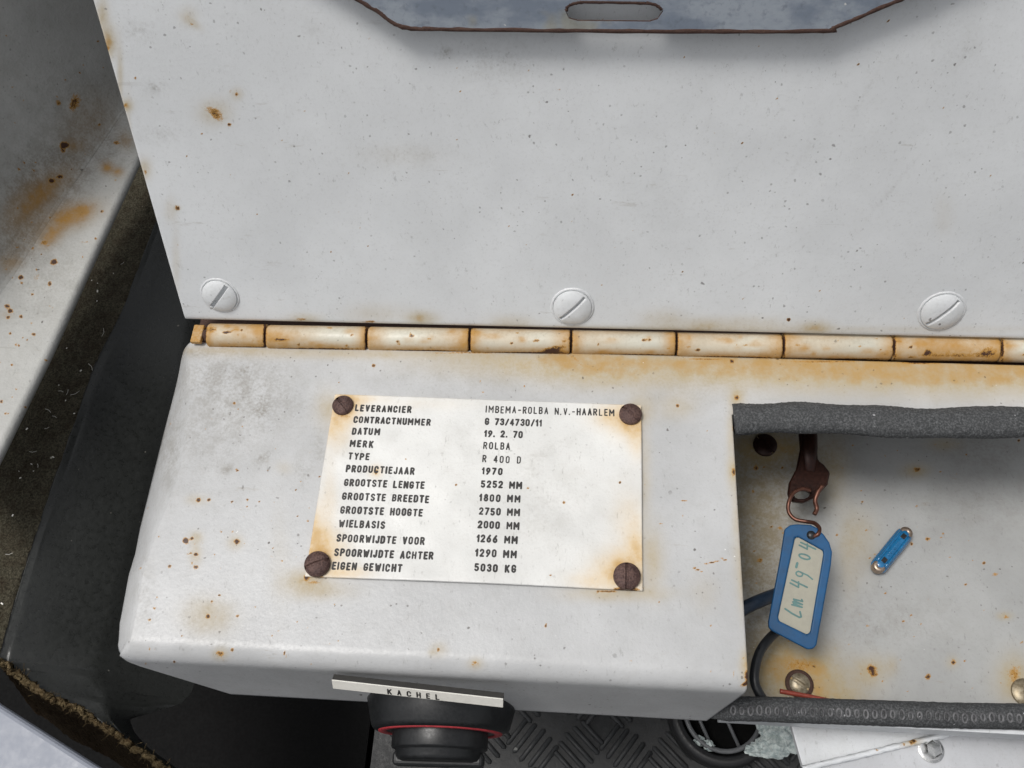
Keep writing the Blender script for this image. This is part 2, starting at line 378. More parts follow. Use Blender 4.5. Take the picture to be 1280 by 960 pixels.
XH = np.array([1.0, 0, 0]); YH = np.array([0, 1.0, 0]); ZH = np.array([0, 0, 1.0])

# ------------------------------------------------------------ setting
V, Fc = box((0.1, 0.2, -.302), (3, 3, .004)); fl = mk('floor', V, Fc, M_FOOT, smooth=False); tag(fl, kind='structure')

# ------------------------------------------------------------ pressed steel box with the opening
yH = P(232, 428)[1]; yF = .0520; XR = P(920, 600)[0]; XE = .215
def xleft(y):
    pts = [P(236, 434), P(237, 470), P(236, 505), P(232, 560), P(216, 613), P(195, 665), P(178, 717), P(170, 764), P(162, 800)]
    ys = [p[1] for p in pts][::-1]; xs = [p[0] for p in pts][::-1]; return np.interp(y, ys, xs)
def xsil(y):
    pts = [P(x_, y_, z_) for x_, y_, z_ in [(232, 434, -.017), (221, 480, -.017), (205, 540, -.017), (190, 600, -.017), (175, 660, -.017), (162, 720, -.016), (151, 780, -.012), (148, 812, -.009)]]
    ys = [p[1] for p in pts][::-1]; xs = [p[0] for p in pts][::-1]; return np.interp(y, ys, xs)
boxroot = empty('control_box', (-.04, .10, -.05), 'light grey painted steel control box with rust spots and a square opening at its right', 'control box')
st = .00055
ny = int((yH-yF)/st)+1; nx = int((XR+.146)/st)+1; NC = 7; NF = 8; ND = 34
ys = np.linspace(yH, yF, ny); R0 = .0070
rows = [(y, 0.0, 0.0) for y in ys]
for i in range(1, NF+1):
    a = i/NF*math.radians(84); rows.append((yF, R0*math.sin(a), R0*(1-math.cos(a))))
zend = .045
for i in range(1, ND+1):
    t = i/ND; rows.append((yF, R0+.0045*t, R0*.9+(zend-R0*.9)*t))
rows = np.array(rows); nr = len(rows); Vt = np.zeros((nr, NC+nx, 3))
for j, (y, dy, dz) in enumerate(rows):
    yy = y; xl = float(xleft(yy)); wch = max(.0004, xl-float(xsil(yy)))
    f_ = min(1, max(0, (dz)/zend)); xr = XR-.0078*max(0, (dz-.004)/zend) if dz > .004 else XR
    zmax = 0
    if dz > 0: pass
    xs_flat = np.linspace(xl, xr, nx)
    for i in range(NC):
        s = (NC-i)/NC; a = s*math.radians(80)
        dx = wch*(1.25*s-.25*s*s); zx = float(np.interp(yy, [.048, .062, .085], [.0085, .012, .017]))*(.75*s+.25*s*s)
        ddx, ddy = dx, dy
        if dy > 0:
            u, v = dx/max(wch, 1e-6), min(1, dy/R0); m_ = max(u, v)/max(1e-6, math.hypot(u, v)); k = .25+.75*m_ if m_ < 1 else 1; ddx = dx*m_; ddy = dy*m_ if dy <= R0 else dy-R0*(1-m_)
        Vt[j, i] = (xl-ddx, yy-ddy, -max(dz, zx))
    Vt[j, NC:, 0] = xs_flat; Vt[j, NC:, 1] = yy-dy; Vt[j, NC:, 2] = -dz
# front face is trimmed diagonally up towards the left corner
xs_all = Vt[:, :, 0]; zlim = np.interp(xs_all, [-.156, -.150, -.126, 1], [.0085, .0105, zend, zend])
for j in range(ny, nr):
    dzr = rows[j, 2]; lim = zlim[j]; k = (lim-R0*.9)/(zend-R0*.9)
    if dzr > R0*.9:
        z_ = R0*.9+(dzr-R0*.9)*k; Vt[j, NC:, 2] = -z_[NC:]; Vt[j, NC:, 1] = (yF-R0-.0045*(z_-R0*.9)/(zend-R0*.9))[NC:]
        Vt[j, :NC, 2] = -np.maximum(-Vt[ny-1, :NC, 2], z_[:NC])
        Vt[j, :NC, 1] = Vt[ny+NF-1, :NC, 1]-(.0045*(z_-R0*.9)/(zend-R0*.9))[:NC]
# gentle waviness of pressed sheet
wv = .00035*np.sin(Vt[:, :, 0]*61+.4)*np.sin(Vt[:, :, 1]*47+1)
edge = np.clip(np.minimum((yH-Vt[:, :, 1])/.02, (XR-Vt[:, :, 0])/.01), 0, 1); Vt[:, :, 2] += wv*edge
parts = [(Vt.reshape(-1, 3), grid_faces(nr, NC+nx, flip=True).tolist())]
# strip behind the opening
yo = P(1000, 522)[1]; nyb = int((yH-yo)/st)+1; nxb = int((XE-XR)/.0008)
Vb = np.zeros((nyb, nxb, 3)); Vb[:, :, 0] = np.linspace(XR, XE, nxb)[None]; Vb[:, :, 1] = np.linspace(yH, yH-st*(nyb-1)*((yH-yF)/((ny-1)*st)), nyb)[:, None]
Vb[:, 0] = Vt[:nyb, -1]
parts.append((Vb.reshape(-1, 3), grid_faces(nyb, nxb, flip=True).tolist()))
Vs, Fs = join(*parts); nm_ = nr*(NC+nx)
wmap = {nm_+j*nxb: j*(NC+nx)+NC+nx-1 for j in range(nyb)}       # weld the strip to the main sheet
Fs = [[wmap.get(a, a) for a in f] for f in Fs]
halo = [(640, 455, 120, 16, .5), (760, 462, 60, 22, .55), (900, 460, 150, 24, .8), (1080, 462, 150, 28, .95), (1240, 464, 120, 30, .95), (730, 458, 110, 22, .5), (1000, 452, 300, 8, .6), (480, 442, 200, 7, .55), (300, 437, 90, 5, .4), (715, 445, 30, 12, .8),
        (846, 508, 26, 16, .38), (921, 498, 10, 12, .7), (917, 590, 8, 24, .75), (915, 540, 7, 30, .5), (934, 832, 9, 22, .8), (921, 640, 6, 30, .35), (928, 720, 5, 50, .35), (938, 800, 4, 40, .5),
        (260, 770, 30, 22, .55), (384, 726, 26, 16, .75), (400, 738, 40, 12, .4), (410, 512, 16, 22, .5), (800, 512, 16, 18, .55), (770, 742, 60, 10, .6), (815, 700, 16, 40, .5), (805, 600, 9, 70, .35), (880, 740, 20, 26, .15),
        (245, 672, 9, 8, .5), (244, 693, 8, 14, .5), (294, 678, 10, 9, .5), (247, 625, 14, 7, .35), (276, 817, 10, 8, .5), (548, 812, 10, 9, .45), (594, 830, 10, 7, .5), (540, 816, 5, 4, .4), (355, 585, 10, 8, .2), (350, 700, 12, 60, .12), (925, 690, 10, 60, .3)]
core = [(232, 676, 4.2, 4.2, 1), (240, 673, 2.4, 2.4, .9), (245, 693, 3.0, 2.6, .9), (240, 704, 1.8, 1.8, .8), (245, 709, 3.4, 2.6, .95), (212, 708, 2.6, 2.2, .85), (296, 677, 4.2, 3.6, .85), (248, 625, 3.2, 2.8, .95), (261, 625, 2.6, 2.2, .9),
        (260, 770, 3.4, 3.4, .8), (275, 817, 6, 4.5, .7, 10), (290, 813, 2, 2, .7), (548, 812, 2.2, 3.2, .7), (594, 830, 6.5, 3, .75), (297, 770, 2.6, 2, .8), (293, 504, 2.2, 2.2, .8), (467, 457, 3, 2.4, .8), (847, 507, 3, 3, .7), (915, 452, 3, 3, .8),
        (717, 447, 10, 1.6, .5, 30), (725, 455, 7, 1.2, .45, 42), (921, 497, 4, 4, .7), (917, 590, 3, 7, .65), (935, 845, 5, 9, .85), (930, 856, 7, 2.5, .8, -20), (918, 535, 2.5, 8, .85),
        (1150, 453, 30, 2.6, .75), (1030, 452, 60, 1.6, .6), (880, 449, 40, 1.5, .6), (580, 441, 60, 1.2, .6), (392, 728, 10, 3, .5), (383, 722, 4, 4, .8), (760, 739, 16, 1.5, .7), (800, 735, 6, 2, .7), (890, 703, 13, 1.0, .8, -12), (872, 712, 9, 1.0, .8, 25), (868, 714, 1, 6, .7), (905, 699, 5, 1, .8, 20), (888, 838, 1.2, 8, .5), (917, 842, 1.2, 6, .5), (356, 817, 1.3, 6, .8, -15), (855, 626, 5, 1.2, .7), (826, 655, 4, 1, .6), (682, 782, 1.6, 3, .9), (193, 760, 2.6, 2.2, .6), (187, 775, 2.4, 2, .8), (214, 530, 2.4, 2.4, .5)]
dirt_shade = [(320, 500, 60, 45, .55), (270, 470, 60, 30, .5), (325, 513, 10, 9, .95), (325, 500, 8, 5, .8), (307, 462, 7, 6, .9), (330, 572, 12, 5, .9, -30), (284, 587, 8, 5, .8, -30), (400, 560, 9, 30, .4), (210, 560, 14, 60, .45), (250, 540, 60, 60, .35),
        (380, 590, 10, 20, .45), (240, 440, 40, 6, .6), (180, 740, 14, 60, .3), (600, 470, 160, 20, .18), (880, 480, 60, 30, .2)]
rs = np.random.default_rng(5)
for _ in range(70):
    x = rs.uniform(170, 420); y = rs.uniform(560, 830); r = rs.uniform(.9, 1.9); core.append((x, y, r, r, rs.uniform(.55, .95)))
for _ in range(45):
    x = rs.uniform(250, 930); y = rs.uniform(450, 840); r = rs.uniform(.8, 1.7); core.append((x, y, r, r, rs.uniform(.5, .9)))
# dense vertices (about 2 px apart) carry the individual rust spots
bs = mk('body_shell', Vs, Fs, M_TOP, boxroot, stains=stains(Vs, halo, core, dirt_shade), solid=.0010)
# lower front strip under the opening
pth = [(.057, .0452, -.047), (.12, .0440, -.047), (XE, .0435, -.047)]
V, Fc = box((.137, .0425, -.051), (.158, .0016, .014)); bevel(mk('front_flange', V, Fc, M_WHITEBR, boxroot, smooth=False), .0004)
# compartment floor
ZF = -.066
nxf, nyf = 250, 200
fx = np.linspace(-.02, .26, nxf); fy = np.linspace(.046, .215, nyf); gx, gy = np.meshgrid(fx, fy); Vf = np.stack([gx, gy, np.full_like(gx, ZF)], -1).reshape(-1, 3)
fh = [(935, 700, 34, 190, .2), (1000, 840, 50, 34, .95), (975, 830, 40, 40, .7), (1035, 870, 50, 30, .7), (1088, 838, 22, 18, .6), (1268, 850, 24, 30, .7), (960, 600, 40, 60, .25), (950, 690, 45, 60, .3), (1145, 588, 16, 9, .6), (1075, 675, 24, 40, .35), (965, 560, 50, 20, .8), (1040, 590, 20, 40, .5), (1190, 828, 8, 8, .4), (1180, 555, 20, 8, .4), (1115, 830, 8, 12, .3), (1256, 770, 10, 5, .5), (1060, 700, 14, 50, .25)]
fc = [(1000, 832, 32, 12, .45), (1089, 836, 7, 6, .75), (1093, 843, 5, 4, .7), (1192, 828, 3.4, 3.4, .95), (1160, 846, 3.6, 3.6, .95), (1146, 587, 6, 3.5, .65), (1268, 842, 10, 14, .5), (975, 660, 5, 4, .5), (950, 700, 5, 4, .6), (945, 585, 4, 4, .7), (1160, 674, 4, 3, .7), (1244, 718, 5, 2, .7), (1258, 771, 4, 2, .7), (1139, 680, 2.6, 2.6, .8)]
for _ in range(130):
    x = rs.uniform(940, 1280); y = rs.uniform(550, 870); r = rs.uniform(.9, 2.2); fc.append((x, y, r, r*rs.uniform(.6, 1), rs.uniform(.5, .95)))
fd = [(1230, 560, 60, 20, .4), (940, 700, 60, 190, 1), (960, 600, 60, 60, .8), (1100, 780, 80, 40, .25), (1230, 620, 60, 40, .25), (1000, 560, 60, 30, .6)]  # left spots put the shade under the box top into the colour
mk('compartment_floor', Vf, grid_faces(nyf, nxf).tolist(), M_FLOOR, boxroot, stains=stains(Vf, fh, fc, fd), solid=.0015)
# unseen back and side walls, added to keep light out of the compartment
V, Fc = join(box((.05, .217, -.036), (.40, .0015, .066)), box((.262, .13, -.036), (.0015, .17, .062)), box((-.022, .13, -.036), (.0015, .165, .058)))
mk('inner_wall', V, Fc, M_FLOOR, boxroot, smooth=False, stains=np.tile([0, 0, .3, 1], (24, 1)))
V, Fc = box((.033, .197, -.0045), (.374, .040, .0012)); mk('dark_backing', V, Fc, M_RUST, boxroot, smooth=False)  # added dark sheet that keeps the gap behind the hinge dark
def cscrew(px, py, R, ang, mat, z=-.066):
    a = math.radians(ang); V, Fc = disc_slot(P(px, py, z), ZH, (math.cos(a), math.sin(a), 0), R, .0012, .0013, .0018, skirt=.0012)
    return mk('screw', V, Fc, mat, boxroot)
cscrew(999, 855, .0041, -32, M_BRASS); cscrew(1281, 866, .0052, 70, M_BRASS); cscrew(956, 557, .0052, -50, M_KEYRUST)
V, Fc = lathe([(.0040, 0), (.0055, .0002), (.0053, .0008), (.0040, .0009)], P(999, 855, ZF+.0005), ZH, 40); mk('washer', V, Fc, M_RUST, boxroot)

# ------------------------------------------------------------ hinge
ha = P(256, 412, .0054); hb = P(1280, 429.5, .0054)
hroot = empty('piano_hinge', (0, ha[1], -.001), 'long cream painted piano hinge with rust between its knuckles, joining box and raised lid', 'hinge')
joints = [256, 331, 458, 587, 714, 846, 980, 1118, 1253, 1390]
Rk = .0049
def hp(px):
    t = (px-256)/(1280-256); p = ha+(hb-ha)*0
    # where the image column meets the hinge axis
    lo_, hi_ = -.3, 1.5
    for _ in range(40):
        m_ = (lo_+hi_)/2; q = ha+(hb-ha)*m_; x, _y = proj(q[None]); 
        if x[0] < px: lo_ = m_
        else: hi_ = m_
    return ha+(hb-ha)*m_-ZH*Rk
for k in range(len(joints)-1):
    a, b = hp(joints[k]+1.0), hp(joints[k+1]-1.0); off = np.array([0, rng.normal(0, .00015), rng.normal(0, .00012)])
    n_ = 60; th = np.linspace(0, 2*math.pi, 28, endpoint=False); d = (b-a)/np.linalg.norm(b-a)
    ts = np.concatenate([[0], np.linspace(0, 1, n_), [1]]); rr = np.full(n_+2, Rk); rr[0] = rr[-1] = Rk*.6; rr[1] = rr[-2] = Rk*.93
    Vk = np.array([a+off+(b-a)*t+r*(math.cos(q)*ZH+math.sin(q)*YH) for t, r in zip(ts, rr) for q in th])
    Fk = [[i*28+j, i*28+(j+1) % 28, (i+1)*28+(j+1) % 28, (i+1)*28+j] for i in range(n_+1) for j in range(28)]
    x0, x1 = joints[k], joints[k+1]; yc = 417.5+21*(x0-256)/1024
    hh = [(x0+2, yc, rs.uniform(9, 22), 40, .85), (x1-2, yc+3, rs.uniform(12, 26), 40, .9), ((x0+x1)/2, yc+15, 90, 6, .8), ((x0+x1)/2, yc-13, 90, 4, .5), (x0+rs.uniform(20, 100), yc, 30, 14, rs.uniform(.0, .45))]+[(rs.uniform(x0, x1), yc+rs.uniform(-12, 14), rs.uniform(3, 12), 3, rs.uniform(.4, .9)) for _ in range(7)]
    cc = [(rs.uniform(x0, x1), yc+rs.uniform(-10, 14), rs.uniform(1.2, 6), rs.uniform(.8, 1.6), rs.uniform(.4, .9)) for _ in range(9)]+[(x0, yc, 2.5, 30, .8), (x1, yc, 2.5, 30, .9), ((x0+x1)/2, yc+17, 90, 2.0, .75)]
    if k == 1: hh += [(350, 424, 24, 9, .9)]; cc += [(350, 425, 14, 2.6, .75), (412, 410, 5, 2, .6)]
    if k == 0: cc += [(264, 412, 9, 5, .6), (302, 412, 1.6, 1.6, .9)]; hh += [(290, 417, 60, 30, .25)]
    if k == 3: cc += [(690, 438, 16, 3, .85), (700, 433, 14, 2, .6)]
    if k == 7: hh += [(1185, 434, 80, 30, .85)]; cc += [(1160, 440, 5, 3.5, .95), (1235, 440, 14, 10, .55), (1190, 444, 60, 3, .6)]
    o = mk('knuckle', Vk, Fk, M_HINGE, hroot, stains=stains(Vk, hh, cc, [((x0+x1)/2, yc-8, 90, 8, .25)]))
    if k == 7: o['label'] = 'most rusted brown knuckle of the hinge'
a, b = hp(245), hp(1385); V, Fc = tube([a+(b-a)*t for t in np.linspace(0, 1, 8)], .0026, 14); mk('hinge_pin', V, Fc, M_RUST, hroot)
V, Fc = box(((a+b)[0]/2, ha[1]+.001, -.0058), (b[0]-a[0]+.004, .014, .0012)); mk('hinge_leaf', V, Fc, M_RUST, hroot, smooth=False)
# short flat stub at the left end
V, Fc = box(P(247.5, 418, .0022)+np.array([0, 0, 0]), (.0042, .0080, .002)); Vx, Fx = V, Fc
bevel(mk('leaf_end', Vx, Fx, M_HINGE, hroot, smooth=False, stains=np.tile([.9, .35, .6, 1], (8, 1))), .0004)

# ------------------------------------------------------------ raised lid
TH = math.radians(64); LN = np.array([0, -math.sin(TH), math.cos(TH)]); LU = np.array([0, math.cos(TH), math.sin(TH)])
L0 = P(232, 400, .006)
lroot = empty('hinged_lid', (0, L0[1], .006), 'large light grey painted lid standing open above the hinge, with three domed slotted screws', 'lid')
La = PL(232, 400.5, L0, LN); Lb = PL(1280, 425, L0, LN); ex = (Lb-La); ex /= np.linalg.norm(ex); ey = np.cross(LN, ex)
uu = np.arange(0, .36, .00068); vv = np.concatenate([[0, .0003], np.arange(.0009, .135, .00068), [.16, .20, .24]])
gu, gv = np.meshgrid(uu, vv)
lx = PL(117, 0, L0, LN); sl = ((lx-La)@ex)/((lx-La)@ey)
Vl = (La[None, None]+gu[..., None]*ex+gv[..., None]*ey+(gv*sl*(1-gu/.36))[..., None]*ex-(.0012*np.exp(-gv/.0006))[..., None]*LN
      + (.0006*np.sin(gu*23)*np.sin(gv*31))[..., None]*LN*np.clip(gv/.02, 0, 1)[..., None]).reshape(-1, 3)
lh = [(135, 52, 10, 20, .95), (128, 20, 8, 24, .7), (158, 132, 8, 8, .85), (180, 212, 9, 14, .65), (150, 100, 4, 40, .5), (235, 20, 12, 12, .3), (268, 140, 20, 16, .5), (296, 118, 8, 8, .4), (213, 262, 8, 14, .3), (220, 330, 5, 40, .25), (240, 28, 14, 5, .5, 35),
      (527, 398, 20, 9, .8), (380, 399, 20, 7, .6), (470, 392, 40, 12, .3), (640, 404, 30, 10, .45), (830, 402, 30, 14, .45), (880, 408, 26, 10, .6), (1018, 410, 20, 9, .7), (930, 405, 60, 10, .4), (1180, 268, 12, 26, .13), (505, 195, 50, 14, .10), (700, 412, 500, 5, .45), (222, 260, 4, 3, .7), (160, 180, 4, 60, .35)]
lc = [(233, 22, 4, 4, .4), (240, 30, 5, 2, .6, 40), (265, 138, 15, 8, .40, 20), (272, 146, 10, 6, .42, 40), (296, 118, 3, 4, .6), (287, 156, 3, 2, .9, 30), (135, 60, 3, 5, .6), (222, 260, 3.4, 3.2, .8), (169, 98, 2.5, 2, .7), (376, 399, 8, 2.5, .5), (462, 402, 10, 2, .5), (157, 132, 4, 4, .5), (986, 400, 2.4, 2.4, .9), (855, 71, 1.8, 2.2, .7), (462, 48, 1.8, 2, .7), (986, 399, 1.8, 1.8, .8), (288, 114, 2, 2, .6), (182, 215, 3, 5, .5), (1280, 320, 4, 30, .2)]
ld = [(555, 66, 8, 6, .9), (620, 78, 50, 26, .22), (505, 195, 50, 12, .20), (195, 108, 12, 8, .5), (390, 40, 14, 14, .15), (1000, 200, 60, 5, .12, -60), (1080, 120, 40, 4, .14, -60), (1200, 60, 40, 30, .1), (200, 170, 30, 10, .25), (820, 255, 40, 30, .08), (170, 40, 16, 12, .4), (1120, 230, 50, 3, .14, -50), (950, 330, 60, 2, .12, -30)]
for _ in range(110):
    x = rs.uniform(130, 1280); y = rs.uniform(0, 400); r = rs.uniform(.7, 1.6); lc.append((x, y, r, r*rs.uniform(.6, 1), rs.uniform(.45, .85)))
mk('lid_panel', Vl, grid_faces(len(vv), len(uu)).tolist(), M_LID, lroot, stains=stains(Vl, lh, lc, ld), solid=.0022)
def lscrew(cx, cy, x0, y0, x1, y1, R, sw, sdep, rough=0.0, name='screw', kx=1.0):
    c = PL(cx, cy, L0, LN); d = PL(x1, y1, L0, LN)-PL(x0, y0, L0, LN)
    V, Fc = disc_slot(c, LN, d, R, .0015, sw, sdep, skirt=.0009, sl=.92, rough=rough)
    o = mk('screw', V, Fc, M_LID, lroot, stains=np.tile([0, 0, .06, 1], (len(V), 1)))
    V, Fc = lathe([(R*1.16, -.0002), (R*1.13, .00035), (R*1.05, .00045), (R*1.0, .0001)], c, LN, 56); V = V+rng.normal(0, .00004, V.shape)
    mk('paint_ring', V, Fc, M_LID, o, stains=np.tile([0, .0, .15, 1], (len(V), 1)))
lscrew(275, 369, 264, 386, 282, 361, .0067, .0015, .0018)
lscrew(715.5, 383.5, 702, 398, 730, 374, .0072, .0010, .0014, .00002)
lscrew(1177, 389, 1160, 402, 1196, 376, .0074, .0010, .0014, .00002)
# slotted steel holder standing off the lid
HO = .0065; H0 = L0+LN*HO
def HP(px, py): return PL(px, py, H0, LN)
outl = [(425, -14), (505, 34), (560, 36), (700, 37.5), (860, 38.5), (1030, 38), (1044, 33), (1175, -22), (1300, -80), (300, -80)]
hr = empty('steel_holder', PL(770, 0, L0, LN), 'blue-grey worn steel plate with rusty lower edge and oblong slot on the raised lid', 'holder')
import bmesh
def plate_with_hole(outline, hole, n, thick, name, mat, parent, edge_mat=None):
    bm = bmesh.new(); base = np.array(root_of(parent))
    def loop(pts): vs = [bm.verts.new(tuple(p-base)) for p in pts]; return [bm.edges.new((vs[i], vs[(i+1) % len(vs)])) for i in range(len(vs))]
    es = loop(outline)+(loop(hole) if hole is not None else [])
    bmesh.ops.triangle_fill(bm, use_beauty=True, use_dissolve=False, edges=es, normal=tuple(n))
    bmesh.ops.recalc_face_normals(bm, faces=bm.faces)
    for f in bm.faces:
        if f.normal.dot(Vector(n)) < 0: f.normal_flip()
    me = bpy.data.meshes.new(name); bm.to_mesh(me); bm.free(); me.materials.append(mat)
    if edge_mat: me.materials.append(edge_mat)
    o = bpy.data.objects.new(name, me); COL.objects.link(o); o.parent = parent
    m = o.modifiers.new('thickness', 'SOLIDIFY'); m.thickness = thick; m.offset = -1
    if edge_mat: m.material_offset_rim = 1
    return o
outline = [HP(*p) for p in outl]
hole = [(706, 12), (709, 7), (716, 3), (728, 1), (805, 2), (820, 4), (827, 9), (829, 14), (822, 24), (812, 27), (722, 26), (711, 23)]
def holder_mat():
    s = N('holder_steel_with_stain'); f = s.noise(500, 4, .65); g = s.noise(70, 4, .6, (1, 1, 2), 3)
    col = s.mix(s.ramp(g, .35, .65), (.20, .235, .29), (.34, .375, .42)); col = s.mix(s.ramp(f, .5, .75, 0, .5), col, (.13, .15, .18))
    col = s.mix(s.ramp(s.noise(40, 3, .6, off=13), .58, .68, 0, .5), col, (.33, .30, .20)); col = s.mix(s.speck(300, .12, .2, 1.1), col, (.62, .62, .6))
    s.set(Base_Color=col, Roughness=.42, Metallic=.25); s.bump(f, .3, .0002); return s.m
M_HOLD = holder_mat()
pl = plate_with_hole(outline, [HP(*p) for p in hole], LN, .0013, 'holder_plate', M_HOLD, hr, M_RUST)
# rolled rusty lip along the lower edge and round the slot top
lip = catmull([HP(*p)-LN*.0006 for p in [(420, -17), (470, 13), (503, 33.5), (560, 36.5), (700, 38), (860, 39), (1030, 38.5), (1044, 34), (1110, 6), (1180, -24)]], 8)
V, Fc = tube(lip, .00085, 10, rough=.00008, up=LN); mk('rusty_lip', V, Fc, M_RUST, hr)
sl_ = catmull([HP(*p)-LN*.0006 for p in [(707, 14), (709, 8), (718, 4), (735, 2.4), (800, 3.4), (820, 6), (828, 12)]], 8)
V, Fc = tube(sl_, .0007, 8, rough=.00006, up=LN); mk('slot_lip', V, Fc, M_RUST, hr)
for px in (560, 980):
    c = PL(px, -40, L0, LN); V, Fc = tube([c+LN*t for t in np.linspace(0, HO, 4)], .004, 16, up=(1, 0, 0)); mk('spacer', V, Fc, M_STEEL, hr)

# ------------------------------------------------------------ name plate
pz = .0012
pr = empty('name_plate', (-.033, .11, 0.0), 'white metal data plate with black lettering and rust-stained corners, screwed on the box', 'name plate')
c4 = [P(419, 493, pz), P(801.5, 507, pz), P(803.5, 738, pz), P(381, 720, pz)]
n1, n2 = 240, 150; s_, t_ = np.meshgrid(np.linspace(0, 1, n1), np.linspace(0, 1, n2))
Vp = ((1-s_)*(1-t_))[..., None]*c4[0]+(s_*(1-t_))[..., None]*c4[1]+(s_*t_)[..., None]*c4[2]+((1-s_)*t_)[..., None]*c4[3]
crn = lambda a, b: np.exp(-(((s_-a)/.1)**2+((t_-b)/.14)**2))
Vp[..., 2] += .0004*np.sin(s_*7+1)*np.sin(t_*5+.5)+.0007*np.exp(-((t_-1)/.12)**2)*np.sin(s_*math.pi)+.0005*np.exp(-(t_/.1)**2)*np.sin(s_*math.pi)
Vp[..., 2] += .00015*np.sin(s_*31)*np.sin(t_*23)
Vp = Vp.reshape(-1, 3)
ph = [(418, 530, 20, 28, .75), (436, 500, 22, 12, .7), (432, 508, 18, 18, .9), (400, 690, 30, 26, .95), (392, 660, 18, 30, .7), (425, 716, 34, 8, .7), (787, 524, 24, 22, .95), (770, 520, 30, 16, .6), (797, 545, 12, 26, .6), (780, 712, 34, 24, .95), (795, 690, 14, 36, .7), (750, 726, 36, 12, .55), (786, 650, 22, 40, .25), (446, 498, 30, 5, .5), (470, 589, 8, 8, .6), (530, 505, 60, 8, .12), (412, 620, 10, 40, .25)]
pc = [(470, 590, 2.8, 3.4, .7), (400, 690, 18, 3, .4), (397, 722, 12, 4, .5), (783, 737, 20, 2.5, .65), (788, 530, 12, 4, .4), (429, 520, 12, 3, .4), (705, 628, 2, 2.4, .75), (660, 610, 1.6, 1.6, .8), (775, 603, 1.8, 1.6, .9), (507, 574, 1.6, 1.6, .6), (688, 719, 2, 1.6, .7), (800, 600, 2, 60, .2), (570, 606, 1.8, 1.6, .8), (783, 735, 14, 3, .6)]
mk('plate_sheet', Vp, grid_faces(n2, n1, flip=True).tolist(), M_PLATE, pr, stains=stains(Vp, ph, pc, [(680, 640, 60, 50, .16), (660, 590, 30, 12, .2, -30), (690, 560, 30, 8, .22, -30), (580, 560, 20, 60, .1)]), solid=.0009)
def pheight(x, y):
    d = (Vp[:, 0]-x)**2+(Vp[:, 1]-y)**2; return Vp[int(np.argmin(d)), 2]
LINES = [("LEVERANCIER", 444, 510, 514.5), ("CONTRACTNUMMER", 442, 524.5, 538), ("DATUM", 440, 539, 475), ("MERK", 437.5, 554.5, 466.5), ("TYPE", 435.5, 570, 462), ("PRODUCTIEJAAR", 432.5, 585.5, 518), ("GROOTSTE LENGTE", 430, 602.5, 531), ("GROOTSTE BREEDTE", 427.5, 619.5, 536.5), ("GROOTSTE HOOGTE", 425, 636.5, 528.5), ("WIELBASIS", 423, 653.5, 481), ("SPOORWIJDTE VOOR", 420, 671.5, 531), ("SPOORWIJDTE ACHTER", 417.5, 689.5, 542), ("EIGEN GEWICHT", 414.5, 706.5, 503),
         ("IMBEMA-ROLBA N.V.-HAARLEM", 607, 511, 768), ("G 73/4730/11", 606, 526, 677.5), ("19. 2. 70", 605, 541, 653.5), ("ROLBA", 604, 556, 637.5), ("R 400 D", 603, 572.5, 651), ("1970", 602, 588, 628), ("5252 MM", 601, 604.5, 652.5), ("1800 MM", 599, 621.5, 650.5), ("2750 MM", 598.5, 638.5, 650), ("2000 MM", 597, 655.5, 649.5), ("1266 MM", 595.5, 673, 647), ("1290 MM", 594, 691, 646), ("5030 KG", 593, 709.5, 645)]
CH = .0029
tp = []
for txt, x0, yc, x1 in LINES:
    o = P(x0, yc, pz+.0003); e = P(x1, yc+.040*(x1-x0), pz+.0003); wd = abs((e-o)[0])
    o = o-YH*CH/2
    thin = yc in (572.5, 511)
    V, Fc = stroke_text(txt, o, XH, YH, ZH, CH, wd, sw=.165 if (yc == 511 or yc == 572.5 or yc == 556) else .228, thick=.00008, jitter=.012, xk=.70)
    # lay the paint on the slightly wavy sheet
    hts = np.array([0.0]*len(V)); cache = {}
    for i, v in enumerate(V):
        key = (round(v[0]/.002), round(v[1]/.002))
        if key not in cache: cache[key] = pheight(v[0], v[1])
    ds = pz+.0003
    # smooth height by direct evaluation
    tp.append((V, Fc))
V, Fc = join(*tp)
# evaluate plate height at each letter vertex (bilinear on the same wave formulas)
A4 = np.array(c4); xA = V[:, 0]; yA = V[:, 1]
tt = (A4[0, 1]-yA)/(A4[0, 1]-A4[3, 1]); ss = (xA-A4[0, 0])/(A4[1, 0]-A4[0, 0])
hz = .0004*np.sin(ss*7+1)*np.sin(tt*5+.5)+.0007*np.exp(-((tt-1)/.12)**2)*np.sin(ss*math.pi)+.0005*np.exp(-(tt/.1)**2)*np.sin(ss*math.pi)+.00015*np.sin(ss*31)*np.sin(tt*23)
V[:, 2] = V[:, 2]-.0003+hz
mk('lettering', V, Fc, M_INK, pr, smooth=False)
def pscrew(px, py, x0, y0, x1, y1, R):
    c = P(px, py, pz+.0003); d = P(x1, y1)-P(x0, y0)
    V, Fc = disc_slot(c, ZH, d, R, .0013, .0010, .0009, skirt=.0010, rough=.00010)
    mk('screw', V, Fc, M_RUSTSCREW, pr)
pscrew(429, 507.5, 424, 501, 436, 515, .0040); pscrew(788, 518.5, 782, 513, 796, 525, .0042)
pscrew(397, 705.5, 385, 708, 408, 700, .0045); pscrew(783.5, 720.5, 783.5, 733, 783.5, 708, .0046)

